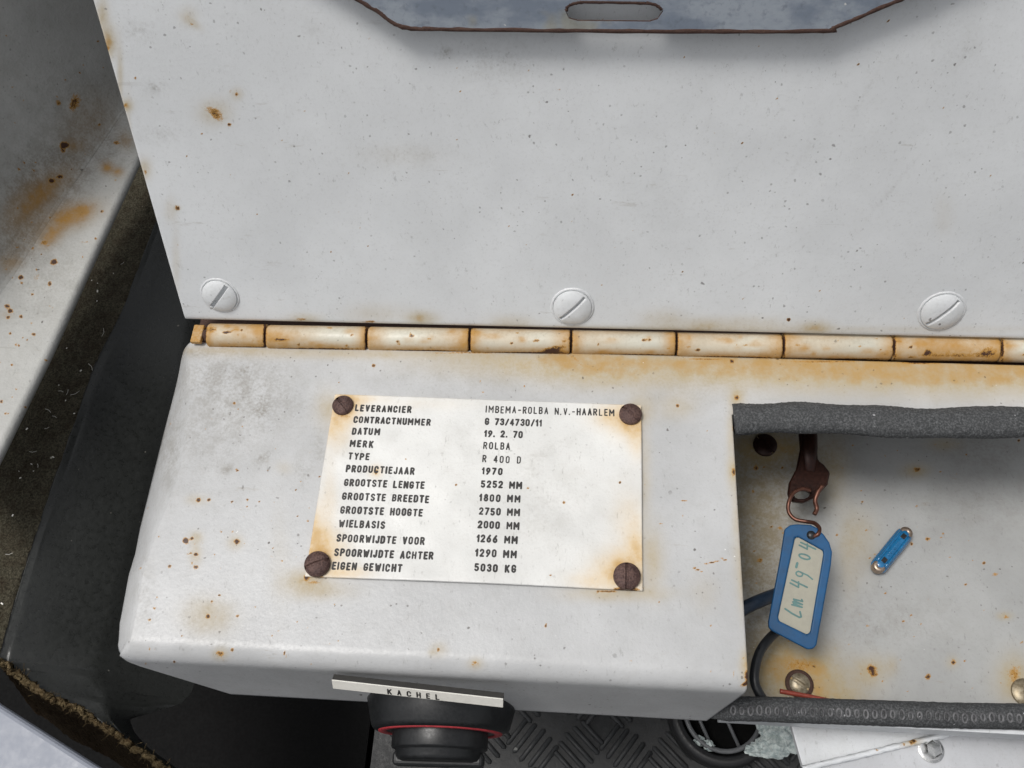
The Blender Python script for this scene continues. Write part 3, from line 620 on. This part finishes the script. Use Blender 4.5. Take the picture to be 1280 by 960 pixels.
# ------------------------------------------------------------ rubber edge trims
tr = catmull([P(x, y, -.0005) for x, y in [(917, 524), (940, 523.5), (985, 522), (1030, 523), (1090, 526), (1150, 529), (1220, 528), (1300, 528), (1420, 533)]], 22)
V, Fc = tube(tr, .0060+.0003*np.sin(np.arange(len(tr))*.15), 36, flat=.62, rough=.00009)
o = mk('rubber_edge_trim', V, Fc, M_TRIM); tag(o, 'thick dark grey rubber edge trim along the back edge of the opening, just below the hinge', 'rubber trim', 'rubber trims on the opening')
lw_ = catmull([P(x, y, -.041) for x, y in [(884, 893), (900, 888), (930, 886), (1000, 888), (1090, 891), (1200, 894.5), (1300, 896), (1420, 900)]], 22)
rr = np.interp(np.arange(len(lw_)), [0, 8, 30, 60], [.0012, .0022, .0041, .0044])
Vt1 = tube(lw_, rr, 32, flat=.9, rough=.00006); rings = []
L = np.concatenate([[0], np.cumsum(np.linalg.norm(np.diff(lw_, axis=0), axis=1))]); sarr = np.arange(.009, L[-1], .0031)
for s in sarr:
    c = np.array([np.interp(s, L, lw_[:, k]) for k in range(3)]); r = np.interp(s, L, rr)*1.0
    for ang, sc_ in ((76+rng.normal(0, 2), rng.uniform(.75, 1.0)),):
        a = math.radians(ang); nrm = np.array([0, -math.cos(a), math.sin(a)]); cc = c+nrm*r*.94; tv = np.cross(nrm, XH)
        pts = np.array([cc+XH*.00090*sc_*math.cos(q)+tv*.0016*sc_*math.sin(q) for q in np.linspace(0, 2*math.pi, 13)[:-1]])
        pts = np.vstack([pts, pts[:1]]); rings.append(tube(pts, .00038, 6, up=nrm, cap=False))
V, Fc = Vt1
o = mk('rubber_edge_trim', V, Fc, M_TRIM, loc=(0, 0, 0)); V, Fc = join(*rings); mk('embossed_rings', V, Fc, simple('ring_rubber_with_highlight', (.17, .17, .175), .6, col2=(.04, .04, .043), nscale=500), o); tag(o, 'dark grey rubber edge trim with a row of small embossed rings along the front of the opening', 'rubber trim', 'rubber trims on the opening')  # lighter ring colour stands in for light caught on the embossing

# ------------------------------------------------------------ key, ring, tag
zk = -.030
kr = empty('rusty_key', P(1010, 600, ZF), 'dark brown rusty key hanging out from under the rubber trim', 'key')
kp = [(998, 528), (1001, 560), (996, 585), (987, 602), (985, 617), (990, 626), (1005, 628), (1022, 620), (1035, 605), (1038, 590), (1030, 580), (1023, 575), (1021, 555), (1022, 528)]
base = [P(x, y, -.040) for x, y in kp]
plate_with_hole(base, [P(x, y, -.040) for x, y in [(992, 617), (997, 612), (1010, 613), (1014, 617), (1008, 623), (996, 623)]], ZH, .0024, 'key_bow', M_KEYRUST, kr)
bpy.data.objects['key_bow'].modifiers.new('b', 'BEVEL').width = .0006
V, Fc = tube([P(1011, 520, -.041), P(1011, 560, -.041), P(1012, 590, -.0405)], [.0034, .0036, .0022], 16, flat=.6); mk('key_shaft', V, Fc, M_KEYRUST, kr)
rg = [(1013, 613, -.0375), (1003, 611, -.0365), (992, 616, -.036), (986, 628, -.036), (986, 640, -.037), (994, 649, -.037), (1008, 652, -.036), (1018, 654, -.034), (1024, 660, -.032), (1023, 667, -.031), (1017, 671, -.032)]
V, Fc = tube(catmull([P(*p) for p in rg], 8), .0008, 10); o = mk('key_ring', V, Fc, M_WIRE); tag(o, 'bent coppery wire ring joining the rusty key to the blue tag', 'key ring')
rg2 = [(1028, 607, -.0365), (1022, 616, -.037), (1019, 626, -.038), (1021, 636, -.039), (1018, 643, -.039)]
V, Fc = tube(catmull([P(*p) for p in rg2], 8), .0009, 10); mk('ring_tail', V, Fc, M_WIRE, bpy.data.objects['key_ring'])
# tag: rounded frame with paper inside
tn = P(1000, 730, -.035); ta, tb, tcn, tdn = P(990, 655, -.033), P(1040, 690, -.034), P(1012, 812, -.040), P(960, 780, -.041)
nT = np.cross(tb-tdn, ta-tcn); nT /= np.linalg.norm(nT); nT = nT if nT[2] > 0 else -nT
def TP(px, py, h=0): return PL(px, py, tn+nT*h, nT)
kt = empty('key_tag', P(1000, 735, ZF), 'blue plastic key tag with yellowed paper reading in teal pen, lying in the opening', 'key tag')
to = [(981, 661), (988, 656), (997, 655), (1014, 656), (1022, 660), (1030, 668), (1037, 678), (1040.5, 690), (1039, 706), (1021, 806), (1017, 811), (1010, 812), (966, 789), (961, 785), (960.5, 777), (975, 700)]
wn = [(994, 672), (998, 671), (1029, 688), (1029.5, 693), (1013, 790), (1009, 793), (974, 776), (973, 771)]
fr = plate_with_hole([TP(*p) for p in to], [TP(*p) for p in wn], nT, .0022, 'tag_frame', M_BLUETAG, kt)
m = fr.modifiers.new('bevel', 'BEVEL'); m.width = .0007; m.segments = 3; m.limit_method = 'ANGLE'
bk = plate_with_hole([TP(x, y, -.0012) for x, y in [(990, 668), (998, 668), (1033, 687), (1033, 693), (1016, 793), (1010, 797), (971, 778), (970, 771)]], None, nT, .0004, 'paper_insert', M_PAPER, kt)
V, Fc = lathe([(.0001, .00015), (.0017, .00015), (.0017, -.0001)], TP(1014, 669, 0), nT, 20); mk('tag_hole', V, Fc, M_CABLE, kt)
hex_ = TP(1008, 692)-TP(988, 772); Lh = np.linalg.norm(hex_); hex_ /= Lh; hup = np.cross(nT, hex_)
def hand(txt, p, wd, H, s=.10): 
    o_ = TP(*p, -.0012); return stroke_text(txt, o_, hex_, hup, nT, H, wd, sw=s, thick=.00006, z0=.00003, jitter=.07)
G['g'] = [A_(.2, .7, .2, .22, 20, 380, 10), [(.40, .75), (.34, .2), (.1, -.1)]]
G['y'] = [[(0, .95), (.08, .55), (.36, .6)], [(.44, 1), (.2, -.15)]]
G['4'] = G['4']
G['l'] = [[(.30, 1), (.12, .55), (0, .06), (.10, -.04), (.44, .10)]]; G['m'] = [[(0, .62), (.05, 0), (.12, .52), (.24, .60), (.26, .02), (.34, .50), (.46, .60), (.50, .05), (.62, .12)]]
G['4'] = [[(.14, 1), (0, .42), (.44, .50)], [(.42, .95), (.22, -.12)]]; G['9'] = [A_(.22, .74, .2, .22, 20, 380, 10), [(.42, .85), (.32, .2), (.12, -.16)]]; G['0'] = [A_(.22, .45, .2, .38, 60, 430, 12)]
h1 = hand("lm", (999.5, 776), .0084, .0066); h2 = hand("49", (1007, 738), .0066, .0062); h3 = hand("-", (1009, 714), .0022, .0066, .14); h4 = hand("04", (1013, 703), .0070, .0060)
V, Fc = join(h1, h2, h3, h4); mk('handwriting', V, Fc, M_TEALINK, kt, smooth=False)

# ------------------------------------------------------------ fuse
fr0, fr1 = P(1133, 665, ZF+.0032), P(1095, 712, ZF+.0032); fd_ = (fr1-fr0)/np.linalg.norm(fr1-fr0); fs_ = np.cross(ZH, fd_); FL = np.linalg.norm(fr1-fr0)
fu = empty('torpedo_fuse', (fr0+fr1)/2-ZH*.0035, 'small glossy blue torpedo fuse with copper ends lying on the compartment floor', 'fuse')
cap_ = [fr0+fd_*(t*FL) for t in np.concatenate([np.linspace(.0, .06, 4), np.linspace(.1, .9, 20), np.linspace(.94, 1, 4)])]
tt_ = np.linspace(0, 1, len(cap_)); rad = .0034*np.sqrt(np.clip(1-np.abs(2*np.linspace(0, 1, len(cap_))-1)**9, .12, 1))
V, Fc = tube(cap_, rad, 20, flat=.8); o = mk('fuse_body', V, Fc, M_FUSE, fu)
ri = []
for k in (-1, 1): ri.append(tube([fr0+fd_*(t*FL)+fs_*k*.0019+ZH*.0024 for t in np.linspace(.10, .9, 10)], .0006, 8))
for i, t in enumerate(np.linspace(.34, .66, 7)): ri.append(tube([fr0+fd_*(t*FL)+fs_*q+ZH*.0027 for q in (-.0009, .0008)], .00022, 6))
V, Fc = join(*ri); mk('fuse_ribs', V, Fc, M_FUSE, fu)
for t in (.05, .94):
    V, Fc = lathe([(.0026, -.0012), (.0026, .0012), (.0022, .0019), (.0008, .0020), (.0002, .0015)], fr0+fd_*(t*FL)+ZH*.0004, ZH, 24); mk('fuse_end', V, Fc, M_FUSEMET, fu)
for t in (.17, .80):
    V, Fc = box(fr0+fd_*(t*FL)+ZH*.0026, (.0022, .0018, .0009), (fd_, fs_, ZH)); mk('fuse_slot', V, Fc, M_CABLE, fu, smooth=False)

# ------------------------------------------------------------ cables
def cable(name, pts, r, mat, label, cat='cable', grp='cables inside the opening'):
    V, Fc = tube(catmull([P(*p) for p in pts], 12), r, 12); o = mk(name, V, Fc, mat); return tag(o, label, cat, grp)
cable('electric_cable', [(915, 770, -.040), (937, 757, -.042), (960, 747, -.046), (985, 738, -.052)], .0026, M_BCABLE, 'short thick dark blue cable passing from the box edge under the key tag')
cable('electric_cable', [(985, 780, -.050), (966, 794, -.048), (951, 813, -.045), (944, 835, -.043), (944, 855, -.043), (955, 876, -.045), (965, 884, -.050)], .0018, M_CABLE, 'thin black cable curving down from under the key tag to the front rubber trim')
cable('electric_cable', [(975, 864, -.047), (1000, 868.5, -.047), (1022, 873, -.047), (1045, 878, -.047)], .0009, M_REDW, 'thin red wire lying along the front rubber trim beside the brass screw')

# ------------------------------------------------------------ heater switch and its label strip on the front face
yf = yF-R0-.0045
def rot_dir(yaw): a = math.radians(yaw); return np.array([math.sin(a), -math.cos(a), 0])
sw0 = empty('rotary_switch', (-.045, yf, -.065), 'black plastic rotary heater switch with a red ring on the front of the box', 'switch')
Kc = np.array([-.0455, .0440, -.0455]); Kd = np.array([.03, -1, .0]); Kd /= np.linalg.norm(Kd)
V, Fc = lathe([(.0280, -.004), (.0282, .001), (.0256, .0108), (.0248, .0120), (.0235, .0126), (.0225, .0126), (.0005, .0126)], Kc, Kd, 96)
mk('bezel', V, Fc, M_BLACKPL, sw0, sharp=50)
V, Fc = lathe([(.0200, .0126), (.0202, .0130), (.0227, .0130), (.0229, .0126)], Kc, Kd, 96); mk('red_ring', V, Fc, M_RED, sw0)
V, Fc = lathe([(.0176, .0124), (.0176, .0180), (.0173, .0185), (.0164, .0188), (.0160, .0193), (.0158, .0212), (.0150, .0224), (.0132, .0229), (.0001, .0229)], Kc, Kd, 96)
kb = mk('knob', V, Fc, M_BLACKPL, sw0, sharp=50)
V, Fc = box(Kc+Kd*.0218, (.0330, .0050, .0085), (np.array([1, .03, 0]), -Kd, ZH)); bevel(mk('grip_bar', V, Fc, M_BLACKPL, kb, smooth=False), .0015)
# label strip
tl = P(417.5, 842.5, -.0035); trr = P(630, 866, -.0035); sx = (trr-tl); LW = np.linalg.norm(sx); sx /= LW; sn = np.cross(sx, ZH); sn = sn if sn[1] < 0 else -sn
lean = .55; sup = ZH+sn*(-lean); sup /= np.linalg.norm(sup); sn2 = np.cross(sx, sup); sn2 = sn2 if sn2[1] < 0 else -sn2
lr = empty('switch_label', tl+sx*LW/2-ZH*.012, 'narrow white laminate label with dark top edge and black letters above the rotary switch', 'label')
LHt = .0042; cL = tl+sx*LW/2-sup*LHt/2
V, Fc = box(cL+sn2*.0011, (LW, .0022, LHt), (sx, sn2, sup)); mk('label_backing', V, Fc, M_BLACKEDGE, lr, smooth=False)
V, Fc = box(cL+sn2*.0024, (LW, .0004, LHt), (sx, sn2, sup)); mk('label_face', V, Fc, M_WHITELAM, lr, smooth=False)
V, Fc = stroke_text("KACHEL", cL+sn2*.0026-sx*.0100-sup*.0018, sx, sup, sn2, .0028, .0175, sw=.16, thick=.0001); mk('label_letters', V, Fc, M_INK, lr, smooth=False)

# ------------------------------------------------------------ left side: painted panel, felt lined cover, vinyl
def ruled(lines, n_across, n_along):
    """lines: list of polylines (world) of equal count; grid through them"""
    Ls = []
    for l in lines:
        l = np.array(l); q = np.linspace(0, len(l)-1, n_along); Ls.append(np.stack([np.interp(q, np.arange(len(l)), l[:, k]) for k in range(3)], 1))
    Ls = np.array(Ls); q = np.linspace(0, len(Ls)-1, n_across); i0 = np.minimum(q.astype(int), len(Ls)-2); f = (q-i0)[:, None, None]
    return Ls[i0]*(1-f)+Ls[i0+1]*f
ze = -.030
Eg = [P(210, 115, ze), P(172, 196, ze), P(118, 312, ze), P(60, 440, ze), P(0, 562, ze), P(-50, 660, ze)]
Bd = [P(190, 90, ze+.004), P(150, 140, ze+.004), P(80, 240, ze+.004), P(20, 330, ze+.004), P(-60, 440, ze+.004), P(-140, 560, ze+.004)]
Up = [P(100, -60, .050), P(40, -30, .050), P(-60, 40, .050), P(-140, 120, .050), P(-240, 220, .050), P(-320, 320, .050)]
E_, B_, U_ = map(np.array, (Eg, Bd, Up))
cs = [E_+np.array([-.0022, .0, -.004]), E_+np.array([-.0003, 0, -.0022]), E_+np.array([.0003, 0, -.0008]), E_, E_*.985+B_*.015+ZH*.0003, E_*.6+B_*.4, E_*.15+B_*.85]
for t in (.2, .4, .6, .8): cs.append((E_*.15+B_*.85)*(1-t)**2+2*t*(1-t)*B_+(B_*.85+U_*.15)*t*t)
cs += [B_*.85+U_*.15, B_*.4+U_*.6, U_, U_+np.array([0, 0, 1])*np.array([.17, .15, .09, .04, .02, .01])[:, None]]  # last row: unseen upper wall, height tapered to shade the panel
# resample across by arc length for dense stains
Ls = []
for l in cs: 
    q = np.linspace(0, len(l)-1, 260); Ls.append(np.stack([np.interp(q, np.arange(len(l)), l[:, k]) for k in range(3)], 1))
Ls = np.array(Ls); sub = [4, 4, 4, 4, 30, 30, 6, 6, 6, 6, 6, 26, 20, 8]; out = []
for i, k in enumerate(sub):
    for t in np.linspace(0, 1, k, endpoint=False): out.append(Ls[i]*(1-t)+Ls[i+1]*t)
out.append(Ls[-1]); out = np.array(out); na, nb = out.shape[:2]; Vd = out.reshape(-1, 3)
dh = [(90, 273, 32, 15, 1, -18), (95, 270, 26, 11, 1, -18), (66, 297, 18, 11, 1, -40), (90, 182, 14, 9, .6), (135, 212, 9, 8, .9), (148, 218, 8, 6, .9), (60, 235, 40, 16, .8, -40), (30, 255, 40, 20, .7, -50), (158, 178, 10, 12, .5), (10, 330, 16, 10, .6), (110, 150, 40, 30, .35, -50), (40, 290, 60, 20, .35, -50), (10, 395, 8, 5, .3)]
dc = [(96, 268, 22, 9, .27, -15), (66, 296, 12, 6, .27, -40), (77, 181, 6, 5, .9), (76, 188, 3, 3, .8), (62, 226, 5, 4, .8), (72, 221, 6, 3, .7), (57, 306, 6, 4, .5), (90, 128, 8, 14, .6, 20), (70, 128, 4, 5, .6), (147, 181, 5, 3, .6), (69, 330, 5, 4, .9, -20), (28, 349, 3.6, 3.6, .85), (64, 357, 3, 3.4, .8), (11, 385, 4, 3, .85), (15, 391, 4, 3, .9), (28, 398, 2.6, 2.6, .85), (12, 399, 3, 2.4, .8), (44, 420, 3, 2, .9), (4, 504, 2.6, 2.6, .8), (80, 278, 16, 5, .3, -20), (41, 312, 2.5, 2.5, .7), (48, 349, 6, 6, .35), (22, 433, 2, 2, .6), (110, 305, 14, 1.5, .4)]
for _ in range(90):
    t = rs.uniform(0, 1); y = rs.uniform(40, 520); x = rs.uniform(0, 150); r = rs.uniform(.9, 2.2); dc.append((x, y, r, r*.8, rs.uniform(.5, .9)))
dd = [(110, 140, 60, 60, .55, -50), (40, 230, 60, 40, .9, -50), (90, 200, 50, 30, .6, -50), (20, 290, 50, 30, .8, -50), (0, 100, 60, 100, .15), (60, 350, 60, 60, .35), (150, 190, 30, 30, .5), (90, 240, 40, 20, .6, -50)]  # grime, laid heavier on the upper panel to stand for shade
bead = [P(x, y, ze+.0046) for x, y in [(154, 138), (128, 172), (104, 206), (80, 240), (60, 268), (42, 294), (25, 318)]]
bead = catmull(bead, 8)
o = mk('side_panel', Vd, grid_faces(na, nb, flip=False).tolist(), M_PANEL, stains=stains(Vd, dh, dc, dd), solid=.0016)
tag(o, 'worn beige-grey painted metal side panel with orange rust patches left of the lid', 'side panel')

V, Fc = tube(bead, .0011*np.sin(np.linspace(.3, 2.9, len(bead))), 10, flat=.6, rough=.00008); mk('raised_bead', V, Fc, M_PANEL, o, stains=np.tile([0, 0, .15, 1], (len(V), 1)))

cv = empty('engine_cover', P(60, 700, -.14), 'black vinyl and felt cover with a frayed brown edge, left of the grey box', 'engine cover')
zr = -.062
Rg = [P(232, 190, zr), P(196, 275, zr), P(172, 335, zr), P(150, 392, zr), P(118, 455, zr), P(98, 512, zr), P(70, 590, zr), P(45, 665, zr), P(22, 735, zr), P(2, 805, zr), P(-4, 830, zr)]
Rg = catmull(Rg, 10); Rg = Rg+np.stack([rng.normal(0, .00018, len(Rg)), rng.normal(0, .00018, len(Rg)), np.zeros(len(Rg))], 1)
Ob = [P(150, 130, zr+.0), P(-60, 500, zr), P(-150, 750, zr), P(-120, 830, zr)]
q = np.linspace(0, 3, len(Rg)); Ob = np.stack([np.interp(q, range(4), np.array(Ob)[:, k]) for k in range(3)], 1)
gr = ruled([Ob, Rg], 60, 170); gr[..., 2] += rng.normal(0, .00022, gr.shape[:2]); gr[-1, :, 2] -= .0004
mk('felt_top', gr.reshape(-1, 3), grid_faces(60, 170).tolist(), M_FELT, cv)
# vinyl flank: falls from the ridge and the frayed front edge down towards and under the box
fe = [P(-4, 826, zr), P(14, 836, zr-.001), P(45, 861, zr-.003), P(75, 877, zr-.006), P(100, 889, zr-.009), P(130, 908, zr-.012), P(160, 929, zr-.015), P(190, 949, zr-.018), P(225, 975, zr-.022)]
fe = catmull(fe, 12)
pair = [(232, 190, 330, 250, -.125, 0), (196, 275, 318, 350, -.125, 0), (150, 392, 300, 520, -.125, 0), (118, 455, 290, 590, -.125, 0), (98, 512, 280, 660, -.125, 0), (45, 665, 262, 760, -.122, 0), (2, 805, 250, 820, -.118, 0), (-4, 826, 244, 850, -.112, 0), (14, 836, 238, 868, -.108, .001), (45, 861, 225, 880, -.103, .003),
        (75, 877, 205, 886, -.098, .006), (100, 889, 185, 892, -.093, .009), (130, 908, 163, 899, -.0885, .012), (160, 929, 168, 915, -.088, .015), (190, 949, 185, 935, -.090, .018), (225, 975, 235, 970, -.093, .022)]
qn = 260; q = np.linspace(0, len(pair)-1, qn)
oc = np.array([P(a, b, zr-d-.0006) for a, b, _, _, _, d in pair]); ic = np.array([P(c, d_, z_) for _, _, c, d_, z_, _ in pair])
oc = np.stack([np.interp(q, range(len(pair)), oc[:, k]) for k in range(3)], 1); ic = np.stack([np.interp(q, range(len(pair)), ic[:, k]) for k in range(3)], 1)
def sm(a):
    for _ in range(8): a[1:-1] = (a[:-2]+2*a[1:-1]+a[2:])/4
    return a
ic = sm(ic)
gr = ruled([oc-ZH*.006+(ic-oc)*.0, oc, oc*.94+ic*.06+ZH*.0012, oc*.5+ic*.5+ZH*.006, ic], 70, qn)
lows = rng.normal(0, 1, (8, 22)); from_ = lambda A: np.array([np.interp(np.linspace(0, 21, qn), range(22), row) for row in A])
lw2 = from_(lows); lw2 = np.array([np.interp(np.linspace(0, 7, 70), range(8), lw2[:, j]) for j in range(qn)]).T
gr[..., 2] += .0005*lw2
mk('vinyl_flank', gr.reshape(-1, 3), grid_faces(70, qn).tolist(), M_VINYL, cv)
# frayed brown edge: lumpy roll plus short fibres, then carpet face dropping away
V1 = tube(fe+rng.normal(0, .0004, fe.shape), .0012, 10, rough=.0004)
fib = []
for i in range(240):
    k = rng.integers(0, len(fe)-1); p = fe[k]+rng.normal(0, .0009, 3); d = rng.normal(0, 1, 3); d[2] = abs(d[2])*.6; d /= np.linalg.norm(d); l_ = rng.uniform(.001, .0035)
    fib.append(tube([p, p+d*l_*.5+rng.normal(0, .0003, 3), p+d*l_], .00010, 4, up=(.3, .5, .8)))
V, Fc = join(V1, *fib); mk('frayed_edge', V, Fc, felt_mat('frayed_tan_fibre', (.07, .048, .022), (.26, .20, .11)), cv)
dn = fe+np.array([-.010, -.014, -.055]); gr = ruled([fe+ZH*.0004, fe*.8+dn*.2, dn], 30, 120); gr += rng.normal(0, .0002, gr.shape)
mk('carpet_face', gr.reshape(-1, 3), grid_faces(30, 120).tolist(), M_BROWN, cv)
# fluff, chips and hairs lying on the felt
chips = []
for i in range(95):
    a = rng.uniform(.15, 1.0); b = rng.uniform(.15, .95); A0 = np.array([np.interp(b*169, np.arange(170), np.interp(np.linspace(0, len(Rg)-1, 170), np.arange(len(Rg)), Rg[:, k])) for k in range(3)])
    B0 = np.array([np.interp(b*3, range(4), np.array([P(150, 130, zr), P(-60, 500, zr), P(-150, 750, zr), P(-120, 830, zr)])[:, k]) for k in range(3)])
    c = A0*a+B0*(1-a)+ZH*.0005; s = rng.uniform(.0002, .0006); r_ = rng.uniform(0, 3.1)
    if i % 4: 
        ax = (np.array([math.cos(r_), math.sin(r_), .2]), np.array([-math.sin(r_), math.cos(r_), .1]), ZH); chips.append(box(c, (s*2, s, s*.4), ax))
    else:
        d = np.array([math.cos(r_), math.sin(r_), .05]); chips.append(tube([c-d*s*4, c+np.array([d[1], -d[0], 0])*s, c+d*s*4], .00008, 4))
V, Fc = join(*chips); o = mk('lint_and_chips', V, Fc, M_WHITELAM, smooth=False); tag(o, 'pale lint, hairs and paint chips scattered over the dark felt', 'lint', kind='stuff')

# seat panel bottom left
sp = [P(-120, 792, -.045), P(0, 881, -.045), P(126, 961, -.045), P(260, 1045, -.045), P(200, 1200, -.045), P(-300, 1200, -.045)]
V = np.array(sp+[p-ZH*.003 for p in sp]); n = len(sp); Fc = [list(range(n))]+[[i, i+n, (i+1) % n+n, (i+1) % n] for i in range(n)]
o = bevel(mk('seat_base_panel', V, Fc, M_SEATP, smooth=False), .002); tag(o, 'smooth blue-grey painted seat base panel at the lower left corner', 'panel')

# ------------------------------------------------------------ floor mat, vent, debris, bracket
zm = -.235
mr = empty('rubber_floor_mat', (.05, .0, -.30), 'black rubber floor mat with raised chequer bars below the box', 'floor mat')
V, Fc = box((P(470, 900, zm)[0]+.35, -.02, zm-.002), (.70, .5, .004)); mk('mat_sheet', V, Fc, M_MAT, mr, smooth=False)
bars = []; cell = .0262
x0m = P(470, 900, zm)[0]
def bar(c, d, L_, w_=.0034, h_=.0016):
    s = np.cross(ZH, d); pr_ = []
    for t, ww, hh in ((-.5, .2, 0.0), (-.44, 1, .9), (.44, 1, .9), (.5, .2, 0.0)):
        for q_, zz in ((-.5, -.0002), (-.28, h_*hh), (.28, h_*hh), (.5, -.0002)): pr_.append(c+d*L_*t+s*w_*ww*q_+ZH*zz)
    return np.array(pr_), grid_faces(4, 4).tolist()
for i in range(-2, 12):
    for j in range(-4, 8):
        cc = np.array([x0m+.012+i*cell, -.06+j*cell, zm]); od = (i+j) % 2; a = math.radians(45+8 if od else -45+2); d = np.array([math.cos(a), math.sin(a), 0]); s = np.cross(ZH, d)
        for k in range(-2, 3):
            c2 = cc+s*k*.0056
            if c2[0] < x0m+.012: continue
            bars.append(bar(c2, d, .0225-.002*abs(k), .0030, .0022))
V, Fc = join(*bars); mk('chequer_bars', V, Fc, M_MAT, mr)
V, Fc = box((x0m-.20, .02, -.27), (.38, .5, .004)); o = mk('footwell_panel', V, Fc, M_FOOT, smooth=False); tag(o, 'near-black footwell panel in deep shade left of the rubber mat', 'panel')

vc = P(903, 889, -.215)
vr = empty('round_vent', vc-ZH*.02, 'round black air vent with a grey ring and two ribs, half hidden under the box', 'vent')
def torus(c, R, r, n=64, m=10): return tube([c+np.array([R*math.cos(t), R*math.sin(t), 0]) for t in np.linspace(0, 2*math.pi, n)], r, m, cap=False)
V, Fc = lathe([(.0215, -.012), (.0290, -.012), (.0290, -.002), (.0270, .003), (.0232, .002), (.0222, -.004), (.0215, -.011)], vc, ZH, 64); mk('vent_housing', V, Fc, simple('vent_black', (.014, .014, .015), .5), vr)
V, Fc = lathe([(.0001, -.010), (.0216, -.010)], vc, ZH, 40); mk('vent_bottom', V, Fc, M_FOOT, vr)
V, Fc = torus(vc+ZH*.0015, .0205, .0013); M_VG = simple('vent_grey', (.13, .135, .14), .45); mk('vent_ring', V, Fc, M_VG, vr)
for dx in (-.011, .004):
    a = vc+np.array([dx-.008, .010, -.001]); b = vc+np.array([dx+.005, -.0195, -.001]); V, Fc = tube([a, b], .0010, 8); mk('vent_rib', V, Fc, M_VG, vr)

def lump(c, r, n=18, seed=1, sq=(1, 1, 1)):
    g = np.random.default_rng(seed); V = []; Fc = []
    for i in range(n+1):
        for j in range(2*n):
            th = math.pi*i/n; ph_ = math.pi*j/n; V.append([math.sin(th)*math.cos(ph_), math.sin(th)*math.sin(ph_), math.cos(th)])
    V = np.array(V); k = np.zeros(len(V))
    for _ in range(26):
        d = g.normal(0, 1, 3); d /= np.linalg.norm(d); k += .10*np.abs(((V@d)*g.uniform(3, 7)+g.uniform(0, 6)) % 2-1)
    k = k/26*9; V = V*(.45+.7*(k-k.min())/(k.max()-k.min()))[:, None]*np.array(sq)*r+c
    for i in range(n):
        for j in range(2*n): a = i*2*n+j; b = i*2*n+(j+1) % (2*n); Fc.append([a, a+2*n, b+2*n, b])
    return V, Fc
V, Fc = join(lump(P(975, 912, -.19), .0125, 18, 3, (1, 1, .6)), lump(P(966, 933, -.20), .009, 12, 8, (1.2, .8, .6)), lump(P(953, 938, -.21), .007, 12, 6, (1.5, .6, .5)))
o = mk('crumpled_plastic', V, Fc, M_CRUMP, smooth=False); tag(o, 'crumpled pale clear plastic film lump beside the round vent', 'plastic scrap')
for i, (x, y) in enumerate([(874, 926), (886, 932)]):
    V, Fc = lump(P(x, y, -.215), .0032, 9, 20+i); o = mk('plastic_crumb', V, Fc, M_CRUMP, smooth=False); tag(o, ('left' if i == 0 else 'right')+' of two tiny pale plastic crumbs on the mat at the vent rim', 'crumb', 'plastic crumbs by the vent')

zb = -.075
br = empty('mounting_bracket', P(1150, 940, -.11), 'pale painted steel bracket with a welded seam below the front rubber trim', 'bracket')
A1, A2, A3, A4_ = P(985, 890, zb-.006), P(1250, 895, zb), P(1004, 963, zb-.006), P(985, 985, zb-.004)
V = np.array([P(986, 880, zb-.004), P(1252, 880, zb), P(1240, 903, zb), P(1012, 958.5, zb-.002), P(990, 990, zb-.002), P(1004, 960, zb-.002), P(986, 896, zb-.004)])
V2 = np.vstack([V, V-ZH*.003]); n = 7; mk('left_flange', V2, [list(range(n))[::-1]]+[[i, (i+1) % n, (i+1) % n+n, i+n] for i in range(n)], M_WHITEBR, br, smooth=False, stains=stains(V2))
sw_ = catmull([P(1003, 961, zb+.0006), P(1100, 938, zb+.001), P(1180, 919, zb+.001), P(1245, 903, zb+.001), P(1290, 893, zb+.001)], 20)
Vw, Fw = tube(sw_, .0011, 10, rough=.00012); mk('weld_seam', Vw, Fw, M_WHITEBR, br, stains=stains(Vw, [(1141, 927, 12, 8, .7)], [(1141, 927, 4, 4, .9), (1131, 930, 2, 3, .7), (1096, 937, 3, 2, .6)]))
nn1, nn2 = 120, 60; qa, qb = np.meshgrid(np.linspace(0, 1, nn1), np.linspace(0, 1, nn2))
k4 = [P(1008, 962, zb-.001), P(1330, 884, zb-.001), P(1330, 956, zb-.003), P(1010, 1030, zb-.003)]
Vg = ((1-qa)*(1-qb))[..., None]*k4[0]+(qa*(1-qb))[..., None]*k4[1]+(qa*qb)[..., None]*k4[2]+((1-qa)*qb)[..., None]*k4[3]
Vg = Vg.reshape(-1, 3); mk('right_flange', Vg, grid_faces(nn2, nn1, flip=True).tolist(), M_GREYBR, br, stains=stains(Vg), solid=.002)
bc = P(1163, 937, zb-.0015)
V, Fc = lathe([(.0049, 0), (.0049, .0008), (.0040, .0010)], bc, ZH, 32); V2_, F2_ = lathe([(.0034, .0008), (.0034, .0034), (.0028, .0040), (.0001, .0041)], bc, ZH, 6)
V, Fc = join((V, Fc), (V2_, F2_)); mk('bolt', V, Fc, M_CHROME, br, smooth=False)

print('objects', len(SC.objects))
